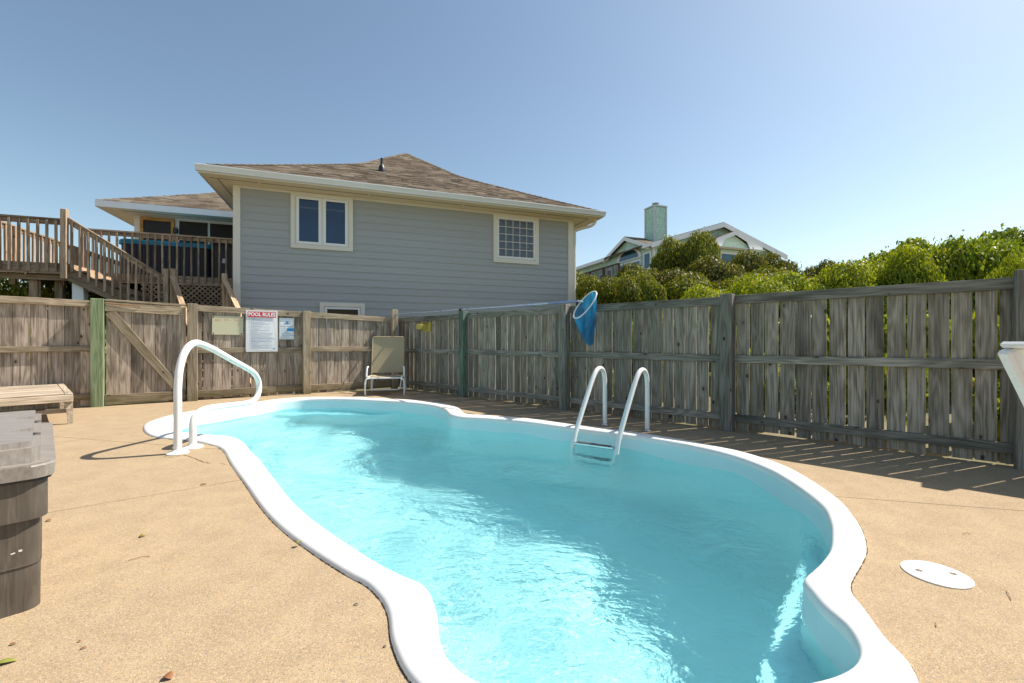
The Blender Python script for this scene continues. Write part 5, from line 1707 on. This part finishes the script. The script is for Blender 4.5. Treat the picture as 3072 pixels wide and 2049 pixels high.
# ---------------------------------------------------------------- sling lounge chair in the fence corner
SC = Vector((-2.60, 8.95, 0))
SU, SB = Vector((0.985, 0.17, 0)).normalized(), Vector((-0.17, 0.985, 0)).normalized()
MS = Matrix((SU, SB, Vector((0, 0, 1)))).transposed().to_4x4(); MS.translation = SC
sl_ = thing('sling_lounge_chair', 'beige mesh lounge chair with white tube frame and upright back in the fence corner', 'lounge chair', SC)
t = NT('beige sling mesh')
p = t.coord()
wv = t.noise(t.vmath('MULTIPLY', p, (90, 90, 90)), 1, 2)
c = t.mix(wv, (0.48, 0.385, 0.24), (0.58, 0.475, 0.31))
pr_ = t.principled(c, 0.75, t.bump(wv, 0.3, 0.002))
tr_ = t.n('ShaderNodeBsdfTranslucent'); t.link(c, tr_.inputs[0])
mx_ = t.n('ShaderNodeMixShader', {0: 0.3}); t.link(pr_, mx_.inputs[1]); t.link(tr_.outputs[0], mx_.inputs[2])
M_SLING = t.done(mx_.outputs[0])
def sp(x, y, z): return MS @ Vector((x, y, z))
WS = 0.335
BK0, BK1 = (0.47, 0.43), (0.66, 1.19)          # back: (depth, height) bottom and top
def sling(name, y0, z0, y1, z1, w, parent):
    bm = bmesh.new()
    n = 8
    g1 = []
    for j in range(n + 1):
        f_ = j / n
        row = []
        for i in range(n + 1):
            g = i / n
            dip = -0.012 * math.sin(math.pi * f_) * math.sin(math.pi * g)
            row.append(bm.verts.new(sp(-w + 2 * w * g, y0 + (y1 - y0) * f_ - dip, z0 + (z1 - z0) * f_ + dip)))
        g1.append(row)
    for j in range(n):
        for i in range(n): bm.faces.new((g1[j][i], g1[j][i + 1], g1[j + 1][i + 1], g1[j + 1][i]))
    ext = bmesh.ops.extrude_face_region(bm, geom=bm.faces[:])
    for v in ext['geom']:
        if isinstance(v, bmesh.types.BMVert): v.co += MS.to_3x3() @ Vector((0, 0.004, -0.003))
    return put(name, smooth_by_angle(mesh_of(bm, name), 60), M_SLING, parent)
sling('backrest', BK0[0], BK0[1], BK1[0], BK1[1], WS - 0.012, sl_)
sling('seat', -0.02, 0.375, 0.46, 0.385, WS - 0.012, sl_)
tube('back_frame', bend_path([sp(-WS, BK0[0] - 0.0, BK0[1] - 0.03), sp(-WS, BK1[0], BK1[1] + 0.012), sp(WS, BK1[0], BK1[1] + 0.012), sp(WS, BK0[0], BK0[1] - 0.03)], 0.05), 0.012, M_SLING, sl_, 10)
for s_ in (-1, 1):
    tube('seat_rail', bend_path([sp(s_ * WS, -0.03, 0.375), sp(s_ * WS, 0.78, 0.365)], 0.05), 0.016, M_WHITE_PLASTIC, sl_, 10)
    tube('front_leg', catmull([sp(s_ * (WS - 0.03), -0.03, 0.35), sp(s_ * (WS + 0.02), -0.05, 0.335), sp(s_ * (WS + 0.045), -0.055, 0.28), sp(s_ * (WS + 0.05), -0.05, 0.1), sp(s_ * (WS + 0.045), -0.045, 0.0)], 4), 0.017, M_WHITE_PLASTIC, sl_, 10)
    tube('rear_leg', [sp(s_ * WS, 0.72, 0.36), sp(s_ * (WS + 0.03), 0.78, 0.0)], 0.016, M_WHITE_PLASTIC, sl_, 10)
    tube('arm_stub', catmull([sp(s_ * (WS + 0.035), 0.05, 0.36), sp(s_ * (WS + 0.04), 0.06, 0.42), sp(s_ * (WS + 0.035), 0.10, 0.55), sp(s_ * (WS + 0.02), 0.15, 0.575)], 4), 0.017, M_WHITE_PLASTIC, sl_, 10)
tube('front_bar', [sp(-WS, -0.03, 0.352), sp(WS, -0.03, 0.352)], 0.016, M_WHITE_PLASTIC, sl_, 10)
tube('foot_loop', bend_path([sp(-WS + 0.03, 0.25, 0.33), sp(-WS + 0.05, 0.12, 0.10), sp(WS - 0.05, 0.12, 0.10), sp(WS - 0.03, 0.25, 0.33)], 0.06), 0.014, M_WHITE_PLASTIC, sl_, 10)

# ---------------------------------------------------------------- white resin chair at the right edge
RC = Vector((1.43, 1.02, 0))
wc = thing('resin_chair', 'white resin chair whose tall slanted back just enters the picture at the right edge', 'chair', RC + Vector((0.35, -0.1, 0)))
MRX = Matrix.Translation(RC) @ Matrix.Rotation(R(-8), 4, 'Z')
def rp(x, y, z): return MRX @ Vector((x, y, z))
def rboard(name, p0, p1, w, th, n, bev=0.006):
    return board(name, rp(*p0), rp(*p1), w, th, MRX.to_3x3() @ Vector(n), M_WHITE_PLASTIC, wc, bev)
# side stiles of the back lean left towards the top, chair faces right
for y in (0.0, -0.44):
    rboard('back_stile', (-0.228, y, 1.085), (0.06, y, 0.42), 0.05, 0.035, (0, 1, 0))
for k, (f) in enumerate((0.06, 0.30, 0.54, 0.78)):
    x, z = -0.228 + 0.288 * f, 1.085 - 0.665 * f
    rboard('back_slat', (x + 0.004, -0.03, z - 0.02), (x + 0.004, -0.41, z - 0.02), 0.10, 0.014, (0.92, 0, 0.4))
rboard('top_cap', (-0.215, 0.018, 1.092), (-0.215, -0.46, 1.092), 0.055, 0.016, (0, 0, 1))
rboard('seat', (0.06, -0.22, 0.42), (0.52, -0.22, 0.44), 0.46, 0.03, (0, 0, 1))
for y in (0.0, -0.44):
    rboard('leg', (0.05, y, 0.0), (0.05, y, 0.45), 0.045, 0.04, (0, 1, 0))
    rboard('leg', (0.50, y, 0.0), (0.50, y, 0.66), 0.045, 0.04, (0, 1, 0))
    rboard('armrest', (-0.03, y, 0.655), (0.54, y, 0.675), 0.06, 0.024, (0, 0, 1))

# ---------------------------------------------------------------- skimmer net lying on the fence
net = thing('skimmer_net', 'blue leaf skimmer net with silver pole laid along the top of the right fence', 'pool net', (1.0, 6.7, 1.6))
rn = Vector((RF_N[0], RF_N[1], 0)); rd = Vector((RF_D[0], RF_D[1], 0))
def fp(s, o, z): return line_at(RF_P, RF_D, s) + rn * o + Vector((0, 0, z))
s1 = rf_s(0.80, 7.0)
M_ALU = simple('anodised pole', (0.50, 0.56, 0.68), 0.3, 0.08, 6, metal=0.7)
tube('pole', [fp(0.12, 0.03, 1.725), fp(s1 + 0.30, 0.03, 1.725)], 0.0155, M_ALU, net, 12)
tube('pole_sleeve', [fp(s1 - 0.25, 0.03, 1.725), fp(s1 + 0.34, 0.03, 1.725)], 0.019, simple('blue grey pole sleeve', (0.22, 0.28, 0.45), 0.35, metal=0.5), net, 12)
tube('pole_clip', [fp(rs[0] + 0.0, 0.02, 1.725), fp(rs[0] + 0.07, 0.02, 1.725)], 0.03, M_BLACK, net, 10)
# hoop: a rounded triangle standing steeply, bag hanging below
hc = fp(s1 + 0.50, 0.10, 1.655)
hx = Vector((0.60, 0.10, 0.79)).normalized()       # long axis of the hoop
hy = Vector((-0.42, 0.82, 0.24)); hy = (hy - hx * hy.dot(hx)).normalized()
loop = []
for k in range(40):
    a = 2 * math.pi * k / 40
    ex, ey = math.cos(a), math.sin(a)
    loop.append(hc + hx * (0.255 * ex) + hy * (0.135 * math.copysign(abs(ey) ** 0.85, ey)))
bm = bmesh.new()
tube_bm(bm, loop + [loop[0], loop[1]], 0.011, 8, False)
M_HOOP = simple('white plastic hoop', (0.74, 0.75, 0.72), 0.35, 0.04)
put('hoop', mesh_of(bm, 'hoop', True), M_HOOP, net)
tube('yoke', [fp(s1 + 0.32, 0.03, 1.725), fp(s1 + 0.40, 0.06, 1.722), fp(s1 + 0.46, 0.09, 1.70)], 0.008, M_HOOP, net, 8)
t = NT('blue net fabric')
p = t.coord()
gr = t.noise(t.vmath('MULTIPLY', p, (220, 220, 220)), 1, 1)
c = t.mix(t.noise(p, 6, 3), (0.012, 0.19, 0.40), (0.02, 0.30, 0.55))
d_ = t.principled(c, 0.6); tl_ = t.n('ShaderNodeBsdfTranslucent'); t.link(c, tl_.inputs[0])
m1 = t.n('ShaderNodeMixShader', {0: 0.45}); t.link(d_, m1.inputs[1]); t.link(tl_.outputs[0], m1.inputs[2])
tp_ = t.n('ShaderNodeBsdfTransparent')
m2 = t.n('ShaderNodeMixShader', {0: 0.3}); t.link(m1.outputs[0], m2.inputs[1]); t.link(tp_.outputs[0], m2.inputs[2])
M_NET = t.done(m2.outputs[0])
bm = bmesh.new()
rows = [[bm.verts.new(q) for q in loop]]
for j in range(1, 15):
    f_ = j / 14
    row = []
    for k, q in enumerate(loop):
        a = 2 * math.pi * k / 40
        base = q - hc
        sx = base.x / 0.2                                   # -1 left ... 1 right
        zb_ = 1.04 + 0.20 * (0.45 - sx) ** 2 * 0.55          # hanging lower edge, lowest right of the middle
        fold = 0.022 * math.sin(a * 6 + f_ * 3) * math.sin(math.pi * min(1, f_ * 1.1))
        y_ = base.y * (1 - f_) ** 0.8 + fold
        x_ = base.x * (1 - 0.45 * f_ ** 1.5) + 0.03 * f_
        z_ = q.z * (1 - f_) + zb_ * f_
        row.append(bm.verts.new((hc.x + x_, hc.y + y_, z_)))
    rows.append(row)
for a_, b_ in zip(rows, rows[1:]):
    for k in range(40): bm.faces.new((a_[k], a_[(k + 1) % 40], b_[(k + 1) % 40], b_[k]))
put('net_bag', mesh_of(bm, 'net_bag', True), M_NET, net)

# yellow alarm box on the fence by the corner
M_YEL = simple('faded yellow plastic', (0.50, 0.40, 0.09), 0.5, 0.12, 10)
yb = thing('alarm_box', 'faded yellow plastic box fixed to the fence planks right of the lounge chair', 'box', fp(0.62, -0.1, 1.36))
def fbox(name, s0, s1_, o0, o1, z0, z1, mat, parent, bev=0.004):
    m = Matrix((rd, rn, Vector((0, 0, 1)))).transposed().to_4x4(); m.translation = fp((s0 + s1_) / 2, (o0 + o1) / 2, (z0 + z1) / 2)
    return put(name, box_mesh(s1_ - s0, o1 - o0, z1 - z0, bev, name), mat, parent, m)
ys = rf_s(-2.08, 9.63)
fbox('back_plate', ys + 0.02, ys + 0.30, -0.152, -0.115, 1.325, 1.515, M_YEL, yb)
bm = bmesh.new()
ol = [(-0.115, 1.34), (-0.115, 1.50), (0.055, 1.475), (0.055, 1.375)]
f0 = [bm.verts.new(fp(ys + 0.03, q[0], q[1])) for q in ol]; f1 = [bm.verts.new(fp(ys + 0.22, q[0], q[1])) for q in ol]
bm.faces.new(f0); bm.faces.new(list(reversed(f1)))
for i in range(4): bm.faces.new((f0[i], f0[(i + 1) % 4], f1[(i + 1) % 4], f1[i]))
put('horn_cover', mesh_of(bm, 'horn_cover'), M_YEL, yb)
fbox('roof_flap', ys + 0.02, ys + 0.26, -0.115, -0.05, 1.506, 1.516, M_YEL, yb, 0.002)

# ---------------------------------------------------------------- signs on the left fence
ln = Vector((LF_N[0], LF_N[1], 0)); ld = Vector((LF_D[0], LF_D[1], 0))
def sgn_frame(px, py_c):
    """Left-fence coordinate s for a source pixel column."""
    r = (px - 1536) / 1310
    q = Vector(LF_P) + Vector((LF_N[0], LF_N[1])) * -0.10
    return (r * q.y - q.x) / (LF_D[0] - r * LF_D[1])
def zpx(s, py):
    q = line_at(LF_P, LF_D, s) + ln * -0.10
    return 1.1 + (1024.5 - py) * q.y / 1310
def text_mesh(body, size, mat, m, parent, bold=0.0, name='lettering', align='CENTER', xscale=1.0):
    cu = bpy.data.curves.new('lettering', 'FONT')
    cu.body = body; cu.size = size; cu.align_x = align; cu.align_y = 'CENTER'
    cu.extrude = 0.0004; cu.offset = bold; cu.resolution_u = 3
    o = bpy.data.objects.new('lettering_tmp', cu); COL.objects.link(o)
    dg = bpy.context.evaluated_depsgraph_get()
    me = bpy.data.meshes.new_from_object(o.evaluated_get(dg))
    bpy.data.objects.remove(o)
    for v in me.vertices: v.co.x *= xscale
    me.materials.clear()
    return put(name, me, mat, parent, m)
def print_mat(name, col): return simple(name, col, 0.6, 0.04, 20)
M_RED = print_mat('red sign ink', (0.55, 0.035, 0.06))
M_INK = print_mat('grey blue sign ink', (0.22, 0.30, 0.42))
M_BLUE = print_mat('blue sign ink', (0.03, 0.14, 0.42))
M_PINK = print_mat('faded pink sign border', (0.74, 0.52, 0.50))
M_SIGN = simple('white sign board', (0.72, 0.73, 0.75), 0.5, 0.05, 6)
M_CREAM = simple('faded cream sign board', (0.56, 0.53, 0.36), 0.55, 0.08, 9)
M_LABEL = print_mat('bright blue sticker', (0.02, 0.26, 0.62))
MSG = Matrix((ld, Vector((0, 0, 1)), ln)).transposed().to_4x4()      # x along the fence, y up, z to the pool
def sign_thing(name, label, s0, s1, z0, z1, o, tilt=0.0):
    c = line_at(LF_P, LF_D, (s0 + s1) / 2) + ln * o + Vector((0, 0, (z0 + z1) / 2))
    root = thing(name, label, 'sign', c)
    m = Matrix.Translation(c) @ MSG @ Matrix.Rotation(tilt, 4, 'Z')
    return root, m, s1 - s0, z1 - z0
def flat(name, m, x, y, w, h, lift, mat, parent, th=0.0008):
    return put(name, box_mesh(w, h, th, 0, name), mat, parent, m @ Matrix.Translation((x, y, lift)))

# big rules board
sa, sb = sgn_frame(737.5, 0), sgn_frame(833, 0)
za, zb = zpx((sa + sb) / 2, 1055), zpx((sa + sb) / 2, 931)
root, m, w, h = sign_thing('pool_rules_sign', 'tall white pool rules board with a red heading, largest of the three signs', sa, sb, za, zb, -0.108)
bm = bmesh.new()
nx, ny = 8, 12
for side in (0, 1):
    pass
g1 = [[bm.verts.new((-w / 2 + w * i / nx, -h / 2 + h * j / ny, 0.006 * math.sin(j / ny * 5) * (0.4 + 0.6 * i / nx))) for i in range(nx + 1)] for j in range(ny + 1)]
for j in range(ny):
    for i in range(nx): bm.faces.new((g1[j][i], g1[j][i + 1], g1[j + 1][i + 1], g1[j + 1][i]))
ex = bmesh.ops.extrude_face_region(bm, geom=bm.faces[:])
for v in ex['geom']:
    if isinstance(v, bmesh.types.BMVert): v.co.z -= 0.003
put('board', smooth_by_angle(mesh_of(bm, 'board'), 40), M_SIGN, root, m)
def bow(y): return 0.006 * math.sin((y / h + 0.5) * 5)
bw = 0.004
LFT = 0.0095
flat('border', m, 0, h * 0.478, w * 0.93, bw, LFT, M_PINK, root); flat('border', m, 0, -h * 0.478, w * 0.93, bw, 0.004, M_PINK, root)
flat('border', m, -w * 0.463, 0, bw, h * 0.95, LFT, M_PINK, root); flat('border', m, w * 0.463, 0, bw, h * 0.95, LFT, M_PINK, root)
bn = flat('heading_banner', m, 0, h * 0.395, w * 0.885, h * 0.132, LFT, M_RED, root)
text_mesh('POOL RULES', 0.090 * w / 0.5, M_WHITE, m @ Matrix.Translation((0, h * 0.395, LFT + 0.002)), root, 0.0030, 'lettering', 'CENTER', 0.83)
rr_ = random.Random(4)
ly = h * 0.30
lines = [0.14, 0.34, 0.63, 0.44, 0.62, 0.22, 0.36, 0.63, 0.25, 0.6, 0.21, 0.70, 0.66, 0.55, 0.68, 0.77, 0.60, 0.67, 0.25, 0.58, 0.66, 0.30, 0.70]
first = [1, 1, 1, 0, 1, 0, 1, 1, 0, 1, 0, 1, 1, 1, 1, 0, 1, 1, 0, 1, 1, 1, 1]
bmi, bmb = bmesh.new(), bmesh.new()
dy = h * 0.745 / len(lines)
for k, (L_, f_) in enumerate(zip(lines, first)):
    y = ly - k * dy
    if f_: add_box(bmi, (-w * 0.40, y, LFT), (w * 0.016, h * 0.009, 0.0008))
    x = -w * 0.35
    end = x + L_ * w
    bb_ = bmb if k in (0, 4, 15, 17) else bmi
    while x < end - 0.004:
        ww = min(rr_.uniform(0.012, 0.045), end - x)
        add_box(bb_, (x + ww / 2, y, LFT), (ww, h * 0.0085, 0.0008))
        x += ww + 0.006
put('small_print', mesh_of(bmi, 'small_print'), M_INK, root, m)
put('small_print', mesh_of(bmb, 'small_print'), M_BLUE, root, m)
flat('blank_line', m, w * 0.02, -h * 0.445 + h * 0.075, w * 0.62, 0.0015, LFT, M_INK, root)
flat('corner_mark', m, w * 0.385, -h * 0.43, w * 0.07, h * 0.025, LFT, M_LABEL, root)

# faded cream board
sa, sb = sgn_frame(636, 0), sgn_frame(730, 0)
za, zb = zpx((sa + sb) / 2, 1004.5), zpx((sa + sb) / 2, 948)
root, m, w, h = sign_thing('faded_sign', 'faded cream board with traces of red lettering, left of the tall rules board', sa, sb, za, zb, -0.138, R(-0.8))
put('board', box_mesh(w, h, 0.006, 0.002), M_CREAM, root, m)
M_FRED = print_mat('flaked red paint', (0.55, 0.25, 0.20))
bmr = bmesh.new()
for x in (-.40, -.36, -.325, -.29, -.24, -.10, -.05, 0.0, 0.08, 0.20, 0.25, 0.275, 0.33, 0.36, 0.42):
    hh = rr_.uniform(0.05, 0.14) * h
    add_box(bmr, (0, 0, 0), (rr_.uniform(0.006, 0.012), hh, 0.0008), Matrix.Translation((x * w, h * 0.30 + rr_.uniform(-.05, .05) * h, 0.0036)) @ Matrix.Rotation(rr_.uniform(-.5, .5), 4, 'Z'))
put('lettering_traces', mesh_of(bmr, 'lettering_traces'), M_FRED, root, m)
for x in (-0.45, 0.45):
    for y in (-0.43, 0.43):
        lathe('screw', [(0.014, 0.0), (0.013, 0.003), (0.006, 0.006)], M_RUST, root, m @ Vector((x * w, y * h, 0.003)), 10, MSG.to_3x3())

# small rules plate with the swimmer
sa, sb = sgn_frame(838.5, 0), sgn_frame(883, 0)
za, zb = zpx((sa + sb) / 2, 1018), zpx((sa + sb) / 2, 954)
root, m, w, h = sign_thing('small_pool_rules_sign', 'small white plate with a blue swimmer and blue sticker, right of the tall board', sa, sb, za, zb, -0.140)
put('board', box_mesh(w, h, 0.004, 0.001), M_SIGN, root, m)
for q in ((0, h * 0.455, w * 0.84, 0.003), (0, -h * 0.455, w * 0.84, 0.003), (-w * 0.44, 0, 0.003, h * 0.86), (w * 0.44, 0, 0.003, h * 0.86)):
    flat('border', m, *q, 0.0028, M_BLUE, root)
# swimmer pictogram: head, bent body, water line
bm = bmesh.new()
prism_bm(bm, [(0.060 + 0.013 * math.cos(a), 0.0 + 0.013 * math.sin(a)) for a in (2 * math.pi * k / 12 for k in range(12))], 0, 0.0008)
prism_bm(bm, [(-0.07, -0.018), (0.045, -0.018), (0.03, 0.004), (0.0, 0.018), (0.05, 0.028), (0.05, 0.038), (-0.025, 0.034), (-0.035, 0.022), (-0.01, 0.0), (-0.03, -0.006)], 0, 0.0008)
prism_bm(bm, [(-0.085, -0.034), (0.07, -0.034), (0.07, -0.027), (-0.085, -0.027)], 0, 0.0008)
sc_ = w / 0.30
put('swimmer_pictogram', mesh_of(bm, 'swimmer_pictogram'), M_BLUE, root, m @ Matrix.Translation((w * 0.02, h * 0.27, 0.0024)) @ Matrix.Diagonal((sc_, sc_, 1, 1)))
text_mesh('POOL RULES', 0.044 * sc_, M_INK, m @ Matrix.Translation((0, h * 0.10, 0.0028)), root, 0.0012, 'lettering', 'CENTER', 0.95)
for k, (tx, mt) in enumerate((('\u00b7No Glass', M_INK), ('\u00b7No Diving', M_INK), ('\u00b7No Running', M_INK), ('\u00b7No Food in Pool', M_BLUE), ('\u00b7Swim at your own risk', M_BLUE), ('\u00b7No Exceptions', M_INK))):
    text_mesh(tx, 0.027 * sc_, mt, m @ Matrix.Translation((-w * 0.38, h * (0.005 - 0.078 * k), 0.0028)), root, 0.0006, 'lettering', 'LEFT', 1.0)
flat('sticker', m, w * 0.25, -h * 0.045, w * 0.48, h * 0.135, 0.0034, M_LABEL, root)

# ---------------------------------------------------------------- fallen leaves and litter on the deck
def litter_mat(name, a, b): 
    t = NT(name)
    return t.done(t.principled(t.mix(t.noise(t.coord(), 40, 3), a, b), 0.6))
M_L = {'brown': litter_mat('brown dead leaf', (0.16, 0.06, 0.02), (0.30, 0.13, 0.05)), 'yellow': litter_mat('yellowing leaf', (0.34, 0.24, 0.03), (0.22, 0.20, 0.03)),
       'green': litter_mat('green leaf', (0.16, 0.18, 0.03), (0.30, 0.30, 0.06)), 'dark': litter_mat('dark dead leaf', (0.06, 0.045, 0.03), (0.12, 0.09, 0.06))}
def gpx(px, py, z=0.0):
    v = py - 1024.5; Y = 1310 * (1.1 - z) / v
    return Vector(((px - 1536) / 1310 * Y, Y, z))
def leaf_obj(label, px, py, L, W, kind, rot, curl=0.3, z=0.0):
    c = gpx(px, py, z)
    bm = bmesh.new()
    n = 6
    rows = []
    for i in range(n + 1):
        f = i / n
        hw = W / 2 * math.sin(math.pi * min(1, f * 0.94 + 0.03)) ** 0.8
        x = (f - 0.5) * L
        zz = 0.004 + curl * L * (0.5 - abs(f - 0.45)) * 0.5
        rows.append([bm.verts.new((x, -hw, zz + hw * 0.5)), bm.verts.new((x, 0, zz)), bm.verts.new((x, hw, zz + hw * 0.5))])
    for a, b in zip(rows, rows[1:]):
        for k in range(2): bm.faces.new((a[k], a[k + 1], b[k + 1], b[k]))
    ext = bmesh.ops.extrude_face_region(bm, geom=bm.faces[:])
    for v in ext['geom']:
        if isinstance(v, bmesh.types.BMVert): v.co.z -= 0.0012
    o = put('fallen_leaf', mesh_of(bm, 'fallen_leaf', True), M_L[kind], None, Matrix.Translation(c) @ Matrix.Rotation(rot, 4, 'Z'))
    tag(o, label, 'leaf', 'fallen leaves on the pool deck')
leaf_obj('green and yellow leaf on the concrete at the bottom left edge', 12, 1992, 0.062, 0.024, 'green', R(25), 0.15)
leaf_obj('curled brown leaf on the concrete at the bottom, nearest the camera', 504, 2035, 0.034, 0.026, 'brown', R(-20), 0.6)
leaf_obj('small yellow curled leaf in the middle of the left concrete', 426, 1611, 0.028, 0.024, 'yellow', R(50), 0.7)
leaf_obj('brown leaf beside the foot of the dark storage box', 145, 1564, 0.030, 0.02, 'brown', R(5), 0.5)
leaf_obj('flat brown leaf on the concrete joint left of the pool', 610, 1455, 0.045, 0.018, 'brown', R(15), 0.3)
leaf_obj('yellow green leaf on the outer edge of the white coping', 896, 1629, 0.030, 0.026, 'green', R(60), 0.5, 0.02)
leaf_obj('dark curled leaf near the inner bend of the coping', 1068, 1816, 0.022, 0.008, 'dark', R(10), 0.4)
leaf_obj('thin reddish leaf low on the left concrete', 250, 1947, 0.020, 0.007, 'brown', R(35), 0.3)
leaf_obj('small reddish leaf above the thin reddish one', 238, 1926, 0.012, 0.006, 'brown', R(0), 0.3)
leaf_obj('brown leaf right above the green leaf at the left edge', 38, 1935, 0.022, 0.009, 'brown', R(12), 0.3)
leaf_obj('small dark leaf beside the coping at the bottom', 1154, 1942, 0.012, 0.007, 'dark', R(20), 0.3)
# dry grass stalks
for k, (px0, py0, px1, py1, lb) in enumerate(((385, 1681, 450, 1669, 'thin dry grass stalk lying on the left concrete'), (3018, 1772, 3033, 1800, 'bent dry grass stalk on the concrete right of the skimmer lid'), (2806, 1872, 2808, 1880, 'tiny dry stalk on the concrete below the skimmer lid'), (2888, 1602, 2912, 1603, 'short dry stalk on the concrete above the skimmer lid'))):
    a, b = gpx(px0, py0, 0.003), gpx(px1, py1, 0.003)
    o = tube('grass_stalk', [a, (a + b) / 2 + Vector((0.008, 0.008, 0.006)), b], 0.0014, M_L['brown'], None, 5)
    tag(o, lb, 'grass stalk', 'dry stalks on the pool deck')
# dirt caught in the gap along the coping
bm = bmesh.new()
r3 = random.Random(8)
for i in range(NP):
    a, b = OUT[i], OUT[(i + 1) % NP]
    for _ in range(5 if r3.random() < 0.75 else 0):
        q = a.lerp(b, r3.random())
        add_box(bm, (0, 0, 0), (r3.uniform(.004, .016), r3.uniform(.003, .007), r3.uniform(.003, .007)), Matrix.Translation((q.x, q.y, 0.001)) @ Matrix.Rotation(math.atan2(b.y - a.y, b.x - a.x) + r3.uniform(-.6, .6), 4, 'Z'))
o = put('dirt', mesh_of(bm, 'dirt'), simple('brown dirt in the joint', (0.10, 0.06, 0.03), 0.95, 0.4, 60))
tag(o, 'brown dirt caught along the outer edge of the white coping', 'dirt', kind='stuff')
# hairline crack by the hand rail: thin strip of dark gap
def crack(pts_, w, label):
    pts_ = [gpx(*q, 0.0) for q in pts_]
    fine = []
    for a, b in zip(pts_, pts_[1:]):
        for k in range(4):
            q = a.lerp(b, k / 4); fine.append(q + Vector((r3.uniform(-.008, .008), r3.uniform(-.008, .008), 0)))
    fine.append(pts_[-1])
    bm = bmesh.new(); prev = None
    for i, q in enumerate(fine):
        d = (fine[min(i + 1, len(fine) - 1)] - fine[max(i - 1, 0)]).normalized()
        nn = Vector((-d.y, d.x, 0)) * (w * r3.uniform(0.4, 1.0))
        cur = [bm.verts.new(q + nn + Vector((0, 0, 0.0015))), bm.verts.new(q - nn + Vector((0, 0, 0.0015)))]
        if prev: bm.faces.new((prev[0], prev[1], cur[1], cur[0]))
        prev = cur
    return put('crack', mesh_of(bm, 'crack'), M_SEAM, deck)
crack([(490, 1370), (520, 1372), (548, 1365), (560, 1368), (585, 1375), (605, 1385), (632, 1390)], 0.004, '')
crack([(659, 1389), (668, 1391), (677, 1394)], 0.003, '')
